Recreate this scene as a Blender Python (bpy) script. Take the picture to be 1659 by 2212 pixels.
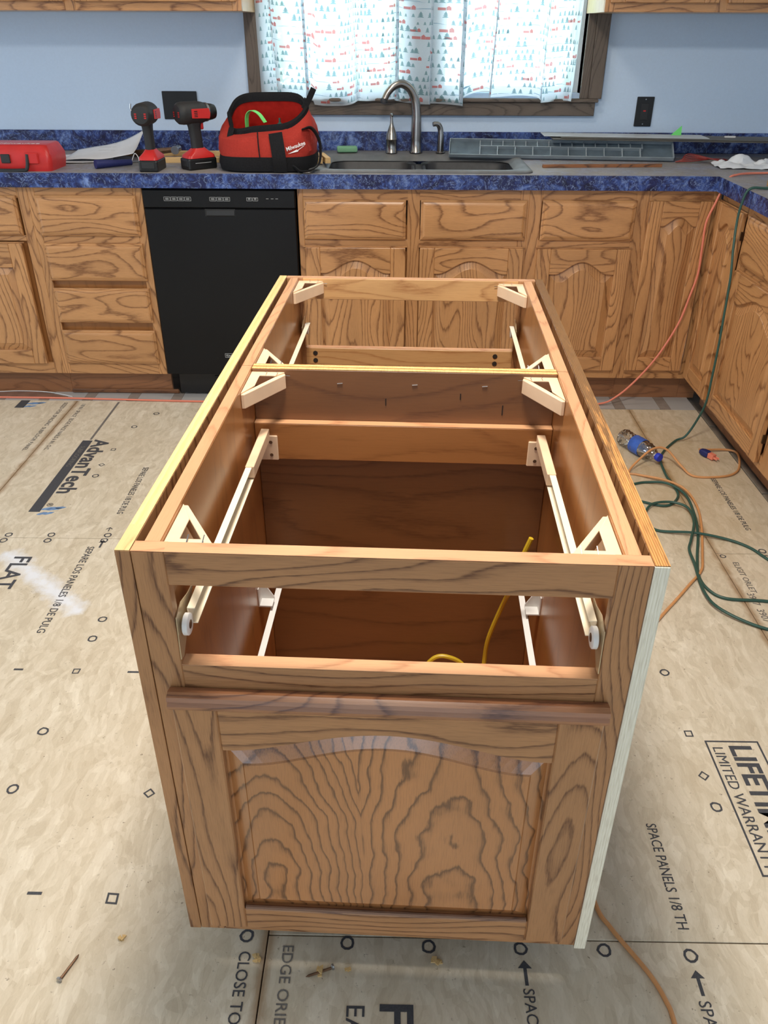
import bpy, bmesh, math, random
from mathutils import Vector, Matrix, noise
random.seed(7)
PI = math.pi
scene = bpy.context.scene
for o in list(bpy.data.objects):
    bpy.data.objects.remove(o)
COL = scene.collection

# ------------------------------------------------------------------ camera
CAMP = (1.0068, -3.3502, 1.4122); YAW, PITCH, ROLL = 0.015, 0.5403, 0.0033
cd = bpy.data.cameras.new('camera'); cam = bpy.data.objects.new('camera', cd); COL.objects.link(cam)
fv = Vector((-math.sin(YAW)*math.cos(PITCH), math.cos(YAW)*math.cos(PITCH), -math.sin(PITCH)))
rv = Vector((math.cos(YAW), math.sin(YAW), 0)); uv_ = rv.cross(fv)
r2 = rv*math.cos(ROLL) + uv_*math.sin(ROLL); u2 = -rv*math.sin(ROLL) + uv_*math.cos(ROLL)
cam.matrix_world = Matrix(((r2.x, u2.x, -fv.x, CAMP[0]), (r2.y, u2.y, -fv.y, CAMP[1]), (r2.z, u2.z, -fv.z, CAMP[2]), (0, 0, 0, 1)))
cd.sensor_fit = 'HORIZONTAL'; cd.sensor_width = 36; cd.lens = 1741.7/1659*36; cd.clip_start = .02
scene.camera = cam

# ------------------------------------------------------------------ world, lamps, exposure
scene.view_settings.view_transform = 'Standard'; scene.view_settings.look = 'None'
scene.view_settings.exposure = 0.0; scene.view_settings.gamma = 1; scene.view_settings.use_curve_mapping = False
w = bpy.data.worlds.new('world'); scene.world = w; w.use_nodes = True
bg = w.node_tree.nodes['Background']; bg.inputs[0].default_value = (.72, .88, 1, 1); bg.inputs[1].default_value = 14.0

def area(name, loc, aim, size, power, col, sy=None, shape=None):
    l = bpy.data.lights.new(name, 'AREA'); l.energy = power; l.color = col; l.size = size
    if sy: l.shape = 'RECTANGLE'; l.size_y = sy
    if shape: l.shape = shape
    o = bpy.data.objects.new(name, l); o.location = loc
    o.rotation_euler = (Vector(aim)-Vector(loc)).to_track_quat('-Z', 'Y').to_euler(); COL.objects.link(o); return o
area('ceiling_lamp_near_sink', (.85, -.45, 2.38), (.85, -.45, 0), .34, 10, (1, .88, .74), shape='DISK')
area('ceiling_lamp_over_island', (.95, -2.22, 2.38), (.95, -2.22, 0), .42, 47, (1, .93, .84), shape='DISK')
area('patio_door_behind_viewer', (.7, -6.3, 1.10), (.7, 0, 1.10), 2.2, 38, (.72, .85, 1), sy=1.9)
area('patio_door_left', (-2.3, -1.5, 1.2), (2, -1.5, .2), 1.8, 46, (.80, .90, 1), sy=1.9)

# ------------------------------------------------------------------ material helpers
def nm(name, rough=.5, spec=.5, metal=0.0):
    m = bpy.data.materials.new(name); m.use_nodes = True
    b = m.node_tree.nodes['Principled BSDF']; b.inputs['Roughness'].default_value = rough
    b.inputs['Metallic'].default_value = metal
    b.inputs['Specular IOR Level'].default_value = spec
    return m, m.node_tree.nodes, m.node_tree.links, b
def lin(c):
    return tuple((x/255/12.92 if x/255 <= .04045 else ((x/255+.055)/1.055)**2.4) for x in c) + (1,)
def plain(name, rgb, rough=.5, metal=0.0, var=.06, scale=30, bump=0.0, spec=.5):
    m, N, L, b = nm(name, rough, spec, metal)
    n = N.new('ShaderNodeTexNoise'); n.inputs['Scale'].default_value = scale; n.inputs['Detail'].default_value = 5
    tc = N.new('ShaderNodeTexCoord'); L.new(tc.outputs['Object'], n.inputs['Vector'])
    mx = N.new('ShaderNodeMix'); mx.data_type = 'RGBA'
    c = lin(rgb); mx.inputs[6].default_value = tuple(x*(1-var*2) for x in c[:3])+(1,); mx.inputs[7].default_value = tuple(min(1, x*(1+var*2)) for x in c[:3])+(1,)
    L.new(n.outputs['Fac'], mx.inputs[0]); L.new(mx.outputs[2], b.inputs['Base Color'])
    if bump:
        bp = N.new('ShaderNodeBump'); bp.inputs['Strength'].default_value = bump; bp.inputs['Distance'].default_value = .002
        L.new(n.outputs['Fac'], bp.inputs['Height']); L.new(bp.outputs[0], b.inputs['Normal'])
    return m
class G:   # tiny node-math helper
    def __init__(s, N, L): s.N, s.L = N, L
    def m(s, op, a, b=None, c=None, clamp=False):
        n = s.N.new('ShaderNodeMath'); n.operation = op; n.use_clamp = clamp
        for i, v in enumerate((a, b, c)):
            if v is None: continue
            if isinstance(v, (int, float)): n.inputs[i].default_value = v
            else: s.L.new(v, n.inputs[i])
        return n.outputs[0]
    def vec(s, x, y, z):
        n = s.N.new('ShaderNodeCombineXYZ')
        for i, v in enumerate((x, y, z)):
            if isinstance(v, (int, float)): n.inputs[i].default_value = v
            else: s.L.new(v, n.inputs[i])
        return n.outputs[0]
    def noise(s, v, scale=1, detail=2, rough=.5, dist=0):
        n = s.N.new('ShaderNodeTexNoise'); n.inputs['Scale'].default_value = scale; n.inputs['Detail'].default_value = detail
        n.inputs['Roughness'].default_value = rough; n.inputs['Distortion'].default_value = dist; s.L.new(v, n.inputs['Vector']); return n.outputs['Fac']
    def vor(s, v, scale=1, feature='F1', out='Distance', rnd=1):
        n = s.N.new('ShaderNodeTexVoronoi'); n.feature = feature; n.inputs['Scale'].default_value = scale; n.inputs['Randomness'].default_value = rnd
        s.L.new(v, n.inputs['Vector']); return n.outputs[out]
    def ramp(s, v, stops):
        n = s.N.new('ShaderNodeValToRGB'); e = n.color_ramp.elements
        while len(e) < len(stops): e.new(.5)
        for i, (p, c) in enumerate(stops):
            e[i].position = p; e[i].color = c if isinstance(c, tuple) else (c, c, c, 1)
        s.L.new(v, n.inputs[0]); return n.outputs[0]
    def mix(s, f, a, b, mode='MIX'):
        n = s.N.new('ShaderNodeMix'); n.data_type = 'RGBA'; n.blend_type = mode
        for i, v in ((0, f), (6, a), (7, b)):
            if isinstance(v, (int, float)): n.inputs[i].default_value = v
            elif isinstance(v, tuple): n.inputs[i].default_value = v
            else: s.L.new(v, n.inputs[i])
        return n.outputs[2]
_c = {}
def wood(axis='x', light=(194, 142, 92), dark=(122, 78, 44), K=8.0, contrast=1.0, fine=1.0, rough=.36, special=None, coat=.25):
    """sawn oak: contour lines of a noise field stretched along the grain, plus pores"""
    key = (axis, light, dark, K, contrast, fine, rough, special)
    if key in _c: return _c[key]
    m, N, L, b = nm('oak_'+axis, rough); g = G(N, L)
    tc = N.new('ShaderNodeTexCoord'); sp = N.new('ShaderNodeSeparateXYZ'); L.new(tc.outputs['Object'], sp.inputs[0])
    at = N.new('ShaderNodeAttribute'); at.attribute_type = 'OBJECT'; at.attribute_name = 'seed'
    X, Y, Z = sp.outputs; sd = g.m('MULTIPLY', at.outputs['Fac'], 3.713)
    ga = {'x': (X, Y, Z), 'y': (Y, X, Z), 'z': (Z, X, Y)}[axis]
    a = g.m('ADD', ga[0], g.m('MULTIPLY', sd, 1.3)); p = g.m('ADD', ga[1], sd); q = g.m('ADD', ga[2], g.m('MULTIPLY', sd, .7))
    v1 = g.vec(g.m('MULTIPLY', a, 1.7), g.m('MULTIPLY', p, 7.0), g.m('MULTIPLY', q, 7.0))
    h = g.m('MULTIPLY', g.noise(v1, 1, 1.2, .4, .15), K*1.9)
    if special == 'panel':   # two long cathedrals whose flanks meet in a fan, as on the island door
        def ring(cx, cz, sz, k):
            dx = g.m('SUBTRACT', X, cx); dz = g.m('DIVIDE', g.m('SUBTRACT', Z, cz), sz)
            return g.m('MULTIPLY', g.m('POWER', g.m('ADD', g.m('MULTIPLY', dx, dx), g.m('MULTIPLY', dz, dz)), .78), k)
        f1 = ring(.160, .215, 3.3, 190); f2 = g.m('ADD', ring(.430, .16, 4.6, 125), 3.6)
        wv = g.vec(g.m('MULTIPLY', X, 11), Y, g.m('MULTIPLY', Z, 11))
        h = g.m('ADD', g.m('MINIMUM', f1, f2), g.m('MULTIPLY', g.noise(wv, 1, 2, .45), 2.6))
    else:
        lin_ = g.m('MULTIPLY_ADD', g.m('FRACT', g.m('MULTIPLY', at.outputs['Fac'], 1.37)), 44.0*fine, 6.0*fine)
        h = g.m('ADD', h, g.m('MULTIPLY', g.m('ADD', p, g.m('MULTIPLY', q, .6)), lin_))
    v2 = g.vec(g.m('MULTIPLY', a, 22), g.m('MULTIPLY', p, 110), g.m('MULTIPLY', q, 110))
    h = g.m('ADD', h, g.m('MULTIPLY', g.noise(v2, 1, 3, .6), .38))
    fr = g.m('FRACT', h)
    line = g.ramp(fr, [(0, .30), (.06, .03), (.52, 0.0), (.74, .14), (.86, .60), (.93, 1.0), (1, .45)])
    v3 = g.vec(g.m('MULTIPLY', a, 28), g.m('MULTIPLY', p, 700), g.m('MULTIPLY', q, 700))
    por = g.ramp(g.noise(v3, 1, 2, .6), [(.36, 1.0), (.52, 0.0)])
    v4 = g.vec(g.m('MULTIPLY', a, 2.3), g.m('MULTIPLY', p, 9), g.m('MULTIPLY', q, 9))
    tone = g.noise(v4, 1, 2)
    lc, dc = lin(light), lin(dark)
    base = g.mix(g.ramp(tone, [(.3, 0.0), (.7, 1.0)]), tuple(x*.88 for x in lc[:3])+(1,), tuple(min(1, x*1.1) for x in lc[:3])+(1,))
    f = g.m('MULTIPLY', line, .80*contrast*(1.25 if special else 1)); f = g.m('ADD', f, g.m('MULTIPLY', por, g.m('ADD', g.m('MULTIPLY', line, .3), .16*contrast+.04)), clamp=True)
    L.new(g.mix(f, base, dc), b.inputs['Base Color'])
    bp = N.new('ShaderNodeBump'); bp.inputs['Strength'].default_value = .12; bp.inputs['Distance'].default_value = .0006; bp.invert = True
    L.new(f, bp.inputs['Height']); L.new(bp.outputs[0], b.inputs['Normal'])
    b.inputs['Coat Weight'].default_value = .7 if special else coat; b.inputs['Coat Roughness'].default_value = .2 if special else .3
    _c[key] = m; return m
OAK = lambda ax: wood(ax)
ISL = dict(light=(178, 128, 84), dark=(100, 60, 34), K=8.0)
RAW = dict(light=(198, 148, 106), dark=(160, 104, 66), K=7, contrast=.6, rough=.6, coat=0)
PLY = dict(light=(170, 112, 62), dark=(128, 78, 40), K=3.5, contrast=.4, fine=.3, rough=.30)

def ply_edge(name, cols, axis='x', freq=330, rough=.7, worn=None):
    m, N, L, b = nm(name, rough, .2); g = G(N, L)
    tc = N.new('ShaderNodeTexCoord'); sp = N.new('ShaderNodeSeparateXYZ'); L.new(tc.outputs['Object'], sp.inputs[0]); X, Y, Z = sp.outputs
    A = {'x': X, 'y': Y}[axis]
    nv = g.vec(g.m('MULTIPLY', X, 90), g.m('MULTIPLY', Y, 7 if axis == 'x' else 90), g.m('MULTIPLY', Z, 7))
    n = g.noise(nv, 1, 4, .6)
    fr = g.m('FRACT', g.m('ADD', g.m('MULTIPLY', A, freq), g.m('MULTIPLY', n, .7)))
    c = g.mix(g.ramp(fr, [(.1, 0.0), (.45, .5), (.8, 1.0), (1, 0.0)]), lin(cols[0]), lin(cols[1]))
    v3 = g.vec(g.m('MULTIPLY', X, 700), g.m('MULTIPLY', Y, 30), g.m('MULTIPLY', Z, 30))
    c = g.mix(g.m('MULTIPLY', g.ramp(g.noise(v3, 1, 3), [(.35, 1.0), (.55, 0.0)]), .35), c, lin(cols[2]))
    if worn:
        far = g.m('MULTIPLY', g.m('SUBTRACT', Y, worn), 2.2, clamp=True)
        k = g.ramp(g.m('ADD', g.m('MULTIPLY', far, .35), g.noise(g.vec(g.m('MULTIPLY', X, 120), g.m('MULTIPLY', Y, 12), Z), 1, 4, .65)), [(.56, 0.0), (.72, 1.0)])
        c = g.mix(g.m('MULTIPLY', k, .75), c, lin((82, 62, 44)))
    L.new(c, b.inputs['Base Color']); return m
def mk_floor():
    m, N, L, b = nm('engineered_subfloor', .62, .3); g = G(N, L)
    tc = N.new('ShaderNodeTexCoord'); P = tc.outputs['Object']
    sp = N.new('ShaderNodeSeparateXYZ'); L.new(P, sp.inputs[0]); X, Y, Z = sp.outputs
    wv = N.new('ShaderNodeTexNoise'); wv.inputs['Scale'].default_value = 5; L.new(P, wv.inputs['Vector'])
    big_ = lambda: g.noise(P, 14, 5, .65)
    def flake(sx, sy, rot, sc):
        mp = N.new('ShaderNodeMapping'); mp.inputs['Rotation'].default_value = (0, 0, rot); mp.inputs['Scale'].default_value = (sx, sy, 1); L.new(P, mp.inputs[0])
        ad = N.new('ShaderNodeVectorMath'); ad.operation = 'ADD'; L.new(mp.outputs[0], ad.inputs[0])
        sc2 = N.new('ShaderNodeVectorMath'); sc2.operation = 'SCALE'; sc2.inputs['Scale'].default_value = .12; L.new(wv.outputs['Color'], sc2.inputs[0]); L.new(sc2.outputs[0], ad.inputs[1])
        c = g.vor(ad.outputs[0], sc, out='Color'); s2 = N.new('ShaderNodeSeparateColor'); L.new(c, s2.inputs[0])
        st = g.noise(mp.outputs[0], sc*5, 3, .6)
        return s2.outputs[0], st
    a1, s1 = flake(1, .30, -.50, 62); a2, s2 = flake(1, .34, .30, 88)
    big = g.noise(P, 3.1, 4, .6)
    a3, s3 = flake(1, .26, -1.0, 40)
    v = g.m('ADD', g.m('MULTIPLY', a1, .20), g.m('MULTIPLY', a2, .18)); v = g.m('ADD', v, g.m('MULTIPLY', a3, .16)); v = g.m('ADD', v, g.m('MULTIPLY', g.m('ADD', g.m('ADD', s1, s2), s3), .15)); v = g.m('ADD', v, g.m('MULTIPLY', g.m('SUBTRACT', big_(), .5), .22))
    c = g.ramp(v, [(.18, lin((186, 170, 146))), (.42, lin((204, 190, 166))), (.60, lin((216, 203, 181))), (.82, lin((230, 219, 198)))])
    warm = g.m('SUBTRACT', 1.0, g.m('MULTIPLY', g.m('ABSOLUTE', g.m('SUBTRACT', big, .5)), 1.0))
    c = g.mix(g.ramp(big, [(.35, .30), (.62, 0.0)]), c, lin((196, 178, 150)))
    # grime and specks
    k = g.ramp(g.noise(P, 95, 3, .7), [(.64, 0.0), (.71, 1.0)]); k = g.m('MULTIPLY', k, g.ramp(g.noise(P, 9, 3), [(.40, 0.0), (.6, .7)]))
    c = g.mix(k, c, lin((96, 76, 56)))
    # amber glue line along the long seams
    for xs in (-.405, .785, 2.025):
        d = g.m('ABSOLUTE', g.m('SUBTRACT', X, xs))
        wd = g.m('ADD', g.m('MULTIPLY', d, 1.0), g.m('MULTIPLY', g.m('SUBTRACT', g.noise(P, 22, 3), .5), .022))
        c = g.mix(g.ramp(g.m('MULTIPLY', wd, 30), [(.12, .62), (.55, 0.0)]), c, lin((138, 98, 52)))
    # whitish streak with ragged edges, lying diagonally
    ax, ay, bx, by = -.22, -1.25, .12, -1.55; dx, dy = bx-ax, by-ay; ll = math.hypot(dx, dy)
    t = g.m('DIVIDE', g.m('ADD', g.m('MULTIPLY', g.m('SUBTRACT', X, ax), dx/ll), g.m('MULTIPLY', g.m('SUBTRACT', Y, ay), dy/ll)), ll)
    dd = g.m('ABSOLUTE', g.m('ADD', g.m('MULTIPLY', g.m('SUBTRACT', X, ax), -dy/ll), g.m('MULTIPLY', g.m('SUBTRACT', Y, ay), dx/ll)))
    dd = g.m('ADD', dd, g.m('MULTIPLY', g.m('SUBTRACT', g.noise(P, 26, 5, .7), .5), .09))
    tt = g.m('ABSOLUTE', g.m('SUBTRACT', t, .5)); tt = g.m('SUBTRACT', tt, .48, clamp=True)
    s = g.ramp(g.m('ADD', g.m('MULTIPLY', dd, 16), g.m('MULTIPLY', tt, 14)), [(.08, .85), (.75, 0.0)])
    c = g.mix(s, c, lin((228, 230, 236)))
    # yellowish stain near the right cabinets
    sx = g.m('SUBTRACT', X, 2.05); sy = g.m('SUBTRACT', Y, -.55)
    r = g.m('SQRT', g.m('ADD', g.m('MULTIPLY', sx, sx), g.m('MULTIPLY', g.m('MULTIPLY', sy, sy), .4)))
    c = g.mix(g.ramp(g.m('ADD', r, g.m('MULTIPLY', g.noise(P, 6, 4), .2)), [(.2, .42), (.62, 0.0)]), c, lin((172, 142, 92)))
    L.new(c, b.inputs['Base Color'])
    bp = N.new('ShaderNodeBump'); bp.inputs['Strength'].default_value = .25; bp.inputs['Distance'].default_value = .0008
    L.new(v, bp.inputs['Height']); L.new(bp.outputs[0], b.inputs['Normal']); return m
def mk_laminate(dust=0.0, name='blue_marble_laminate'):
    m, N, L, b = nm(name, .38 if dust < .5 else .6, .4); g = G(N, L)
    tc = N.new('ShaderNodeTexCoord'); P = tc.outputs['Object']
    n1 = g.noise(P, 14, 6, .68, .9); n2 = g.noise(P, 38, 5, .65, 1.3)
    c = g.ramp(n1, [(.32, lin((20, 20, 44))), (.46, lin((34, 42, 92))), (.56, lin((62, 86, 150))), (.70, lin((128, 152, 202)))])
    c = g.mix(g.ramp(n2, [(.38, .65), (.55, 0.0)]), c, lin((26, 26, 58)))
    vd = g.ramp(g.m('ABSOLUTE', g.m('SUBTRACT', g.noise(P, 24, 4, .6, 1.6), .5)), [(.0, .55), (.02, 0.0)])
    c = g.mix(vd, c, lin((150, 172, 214)))
    if dust:
        d = g.ramp(g.noise(P, 7, 5, .65), [(.25, dust), (.75, dust*.62)])
        c = g.mix(d, c, lin((168, 160, 146)))
        k = g.ramp(g.noise(P, 60, 4, .7), [(.62, 0.0), (.72, .5)]); c = g.mix(k, c, lin((84, 74, 64)))
    L.new(c, b.inputs['Base Color']); return m
def glassy(name, tint, rough=.05, alpha=.3, col=(1, 1, 1)):
    m = bpy.data.materials.new(name); m.use_nodes = True; N, L = m.node_tree.nodes, m.node_tree.links
    N.remove(N['Principled BSDF']); o = N['Material Output']
    t = N.new('ShaderNodeBsdfTransparent'); t.inputs[0].default_value = tint+(1,)
    gl = N.new('ShaderNodeBsdfGlossy'); gl.inputs['Roughness'].default_value = rough; gl.inputs[0].default_value = col+(1,)
    fr = N.new('ShaderNodeFresnel'); fr.inputs[0].default_value = 1.5
    ad = N.new('ShaderNodeMath'); ad.operation = 'MULTIPLY_ADD'; ad.inputs[1].default_value = 1; ad.inputs[2].default_value = alpha*.3; L.new(fr.outputs[0], ad.inputs[0])
    mx = N.new('ShaderNodeMixShader'); L.new(ad.outputs[0], mx.inputs[0]); L.new(t.outputs[0], mx.inputs[1]); L.new(gl.outputs[0], mx.inputs[2]); L.new(mx.outputs[0], o.inputs[0]); return m
def cloth(name, rgb, tr=.45, see=.12):
    m = bpy.data.materials.new(name); m.use_nodes = True; N, L = m.node_tree.nodes, m.node_tree.links
    N.remove(N['Principled BSDF']); o = N['Material Output']; c = lin(rgb)
    d = N.new('ShaderNodeBsdfDiffuse'); d.inputs[0].default_value = c; t = N.new('ShaderNodeBsdfTranslucent'); t.inputs[0].default_value = c
    s = N.new('ShaderNodeBsdfTransparent'); a = N.new('ShaderNodeMixShader'); a.inputs[0].default_value = tr
    L.new(d.outputs[0], a.inputs[1]); L.new(t.outputs[0], a.inputs[2])
    q = N.new('ShaderNodeMixShader'); q.inputs[0].default_value = see; L.new(a.outputs[0], q.inputs[1]); L.new(s.outputs[0], q.inputs[2]); L.new(q.outputs[0], o.inputs[0])
    if see > 0:
        tc = N.new('ShaderNodeTexCoord'); n = N.new('ShaderNodeTexNoise'); n.inputs['Scale'].default_value = 600; L.new(tc.outputs['Object'], n.inputs['Vector'])
        r = N.new('ShaderNodeMath'); r.operation = 'MULTIPLY'; r.inputs[1].default_value = see*2; L.new(n.outputs['Fac'], r.inputs[0]); L.new(r.outputs[0], q.inputs[0])
    return m

M = dict(
  wall=plain('pale_blue_paint', (200, 219, 240), .75, bump=.05, scale=120, var=.02, spec=.2),
  ceil=plain('ceiling_paint', (225, 222, 214), .9, var=.02),
  casing=wood('z', (104, 92, 82), (58, 50, 44), contrast=.7, rough=.7, coat=0), casing_x=wood('x', (104, 92, 82), (58, 50, 44), contrast=.7, rough=.7, coat=0),
  black=plain('black_plastic', (18, 19, 20), .42, var=.15, bump=.1), dwblack=plain('dishwasher_black', (9, 10, 13), .4, var=.2, scale=6, spec=.3),
  rubber=plain('black_rubber', (34, 36, 38), .6, var=.1, bump=.15), red=plain('red_plastic', (196, 42, 40), .38, var=.08),
  fabric_black=plain('black_canvas', (30, 30, 32), .9, var=.2, scale=200, bump=.3, spec=.15), fabric_red=plain('red_canvas', (166, 52, 42), .85, var=.1, scale=160, bump=.25, spec=.2),
  lining=plain('dark_red_lining', (170, 38, 30), .9, var=.2, scale=40, spec=.1),
  nickel=plain('brushed_nickel', (165, 160, 154), .26, metal=1, var=.06), steel=plain('steel', (170, 172, 176), .3, metal=1),
  white=plain('white_plastic', (228, 226, 222), .4, var=.03), cream=plain('cream_enamel', (240, 226, 198), .35, var=.06, scale=12), metal_cream=plain('aged_enamel', (206, 186, 150), .3, metal=.5, var=.1),
  plastic=plain('beige_plastic', (233, 199, 164), .4, var=.12, scale=14), green_tape=plain('green_tape', (120, 226, 120), .6),
  sponge=plain('green_sponge', (120, 170, 134), .9, bump=.5, scale=200), navy=plain('navy_grip', (30, 38, 96), .6, bump=.2, scale=300),
  sink=plain('black_composite', (44, 45, 48), .48, var=.25, scale=40), sinkrim=plain('dusty_sink_rim', (104, 104, 104), .5, var=.3, scale=14),
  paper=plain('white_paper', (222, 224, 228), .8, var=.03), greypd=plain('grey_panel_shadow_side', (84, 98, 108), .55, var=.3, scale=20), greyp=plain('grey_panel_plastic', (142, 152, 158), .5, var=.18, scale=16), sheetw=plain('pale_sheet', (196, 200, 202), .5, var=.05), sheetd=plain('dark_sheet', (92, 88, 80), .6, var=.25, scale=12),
  yellow=plain('yellow_jacket', (206, 172, 40), .45, var=.05), orange=plain('orange_jacket', (226, 130, 104), .45, var=.04), tan=plain('faded_orange_jacket', (206, 146, 92), .5, var=.1, scale=18), green=plain('green_jacket', (44, 80, 70), .45, var=.05), redwire=plain('red_wire', (128, 36, 30), .5),
  ink=plain('black_ink', (66, 66, 70), .8, var=.25, scale=300), inkfaint=plain('faint_ink', (112, 106, 100), .8, var=.25, scale=300), blueink=plain('blue_ink', (110, 140, 178), .8, var=.25, scale=90), silver=plain('grey_print', (170, 172, 172), .5), whitep=plain('white_print', (235, 235, 235), .6),
  dark=plain('dark_gap', (40, 30, 22), .9), tile=plain('grey_vinyl', (172, 168, 164), .45, var=.06, scale=8), border=plain('brown_vinyl', (142, 130, 120), .5, var=.15, scale=25),
  grout=plain('grey_board', (132, 124, 112), .8, var=.25, scale=16), pine=wood('x', (214, 178, 122), (180, 138, 86), contrast=.5, rough=.7, coat=0), pine_y=wood('y', (214, 178, 122), (180, 138, 86), contrast=.5, rough=.7, coat=0),
  floor=mk_floor(), lam=mk_laminate(), lamtop=mk_laminate(.8, 'dusty_laminate'),
  leftply=ply_edge('clean_ply_edge', ((226, 184, 122), (232, 196, 140), (200, 152, 96)), 'x', 90), rightply=ply_edge('worn_ply_edge', ((164, 110, 60), (216, 160, 96), (84, 54, 32)), 'x', 330, worn=.15),
  whiteply=ply_edge('primed_ply_edge', ((236, 230, 206), (248, 242, 224), (176, 160, 130)), 'x', 260),
  divedge=ply_edge('divider_edge', ((200, 146, 84), (246, 202, 136), (170, 116, 66)), 'y', 70),
  bottle=glassy('clear_bottle', (.9, .94, .97), .06, .5), pane=glassy('window_glass', (.96, .98, .97), .02, .1), bluelabel=plain('blue_label', (52, 92, 176), .4, var=.2, scale=60), cap=plain('blue_cap', (28, 52, 180), .4),
  curtain=cloth('curtain_cotton', (222, 230, 236), .62, .10), print_green=cloth('print_green', (146, 176, 182), .65, .15), print_red=cloth('print_red', (216, 132, 128), .65, .12), print_blue=cloth('print_blue', (160, 186, 206), .6, .2),
  leaf=plain('leaf_green', (96, 140, 60), .6, var=.3, scale=3), bark=plain('bark', (90, 76, 62), .9, var=.3), lawn=plain('bright_ground', (205, 208, 198), .9, var=.1, scale=2),
  shaving=plain('wood_shaving', (210, 176, 120), .8, var=.1), rust=plain('rusty_steel', (112, 84, 62), .5, metal=.6, var=.3, scale=80), torn=plain('torn_underlay', (128, 92, 74), .8, var=.3, scale=20), brass=plain('bronze_hinge', (70, 52, 36), .4, metal=.7))

# ------------------------------------------------------------------ mesh helpers
class MB:
    def __init__(s): s.v = []; s.f = []
    def add(s, vs, fs):
        n = len(s.v); s.v += [tuple(v) for v in vs]; s.f += [tuple(i+n for i in f) for f in fs]; return s
    def box(s, x0, x1, y0, y1, z0, z1):
        return s.add([(x0, y0, z0), (x1, y0, z0), (x1, y1, z0), (x0, y1, z0), (x0, y0, z1), (x1, y0, z1), (x1, y1, z1), (x0, y1, z1)],
                     [(0, 3, 2, 1), (4, 5, 6, 7), (0, 1, 5, 4), (1, 2, 6, 5), (2, 3, 7, 6), (3, 0, 4, 7)])
    def prism(s, pts, h0, h1, axis='y'):   # polygon in the two other axes, extruded along axis
        def P(a, b, h): return {'y': (a, h, b), 'z': (a, b, h), 'x': (h, a, b)}[axis]
        n = len(pts); vs = [P(a, b, h0) for a, b in pts]+[P(a, b, h1) for a, b in pts]
        return s.add(vs, [tuple(range(n)), tuple(range(2*n-1, n-1, -1))]+[(i, i+n, (i+1) % n+n, (i+1) % n) for i in range(n)])
    def loft(s, loops, closed=True, cap0=True, cap1=True):
        n = len(loops[0]); vs = [p for l in loops for p in l]; fs = []
        for k in range(len(loops)-1):
            for i in range(n if closed else n-1):
                j = (i+1) % n; fs.append((k*n+i, k*n+j, (k+1)*n+j, (k+1)*n+i))
        if cap0: fs.append(tuple(range(n-1, -1, -1)))
        if cap1: fs.append(tuple((len(loops)-1)*n+i for i in range(n)))
        return s.add(vs, fs)
    def lathe(s, prof, c=(0, 0, 0), axis='z', n=20):
        A = {'z': lambda x, y, h: (c[0]+x, c[1]+y, c[2]+h), 'y': lambda x, y, h: (c[0]+x, c[1]+h, c[2]+y), 'x': lambda x, y, h: (c[0]+h, c[1]+x, c[2]+y)}[axis]
        return s.loft([[A(r*math.cos(2*PI*i/n), r*math.sin(2*PI*i/n), h) for i in range(n)] for r, h in prof])
    def tube(s, pts, r, n=8, sub=6, rr=None):
        P = [Vector(p) for p in pts]
        if sub > 1 and len(P) > 2:
            Q = []; E = [2*P[0]-P[1]]+P+[2*P[-1]-P[-2]]
            for i in range(1, len(E)-2):
                a, b, c, d = E[i-1:i+3]
                for k in range(sub):
                    t = k/sub; Q.append(.5*((2*b)+(c-a)*t+(2*a-5*b+4*c-d)*t*t+(3*b-a-3*c+d)*t**3))
            Q.append(P[-1])
        else: Q = P
        loops = []; up = Vector((0, 0, 1)); prev = None
        for i, p in enumerate(Q):
            t = (Q[min(i+1, len(Q)-1)]-Q[max(i-1, 0)]).normalized()
            if prev is None:
                a = up if abs(t.dot(up)) < .9 else Vector((1, 0, 0)); u = t.cross(a).normalized()
            else: u = (prev-t*prev.dot(t)).normalized()
            prev = u; v = t.cross(u); R = r if rr is None else rr[0]+(rr[1]-rr[0])*i/(len(Q)-1)
            loops.append([p+u*R*math.cos(2*PI*k/n)+v*R*math.sin(2*PI*k/n) for k in range(n)])
        return s.loft(loops)
    def xf(s, mat, start=0):
        s.v[start:] = [tuple(mat @ Vector(v)) for v in s.v[start:]]; return s
    def build(s, name, mat, parent=None, smooth=False, bevel=0, seed=None, seg=1, **props):
        me = bpy.data.meshes.new(name); me.from_pydata(s.v, [], s.f)
        bm = bmesh.new(); bm.from_mesh(me); bmesh.ops.recalc_face_normals(bm, faces=bm.faces); bm.to_mesh(me); bm.free()
        me.materials.append(mat); o = bpy.data.objects.new(name, me); COL.objects.link(o)
        if parent is not None: o.parent = parent
        o['seed'] = random.random()*9 if seed is None else seed
        if smooth:
            me.polygons.foreach_set('use_smooth', [True]*len(me.polygons)); me.set_sharp_from_angle(angle=.7)
        if bevel:
            b = o.modifiers.new('edge', 'BEVEL'); b.width = bevel; b.segments = seg; b.limit_method = 'ANGLE'; b.angle_limit = .6
        for k, v in props.items(): o[k] = v
        return o
def part(name, mat, parent, *b, bevel=.0012, **k):
    m = MB()
    for q in b: m.box(*q)
    return m.build(name, mat, parent, bevel=bevel, **k)
def empty(name, loc=(0, 0, 0), rz=0, **props):
    o = bpy.data.objects.new(name, None); o.location = loc; o.rotation_euler = (0, 0, rz); o.empty_display_size = .05; COL.objects.link(o)
    for k, v in props.items(): o[k] = v
    return o
def struct(name, mat, *b, **k):
    m = MB()
    for q in b: m.box(*q)
    return m.build(name, mat, kind='structure', **k)
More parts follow.
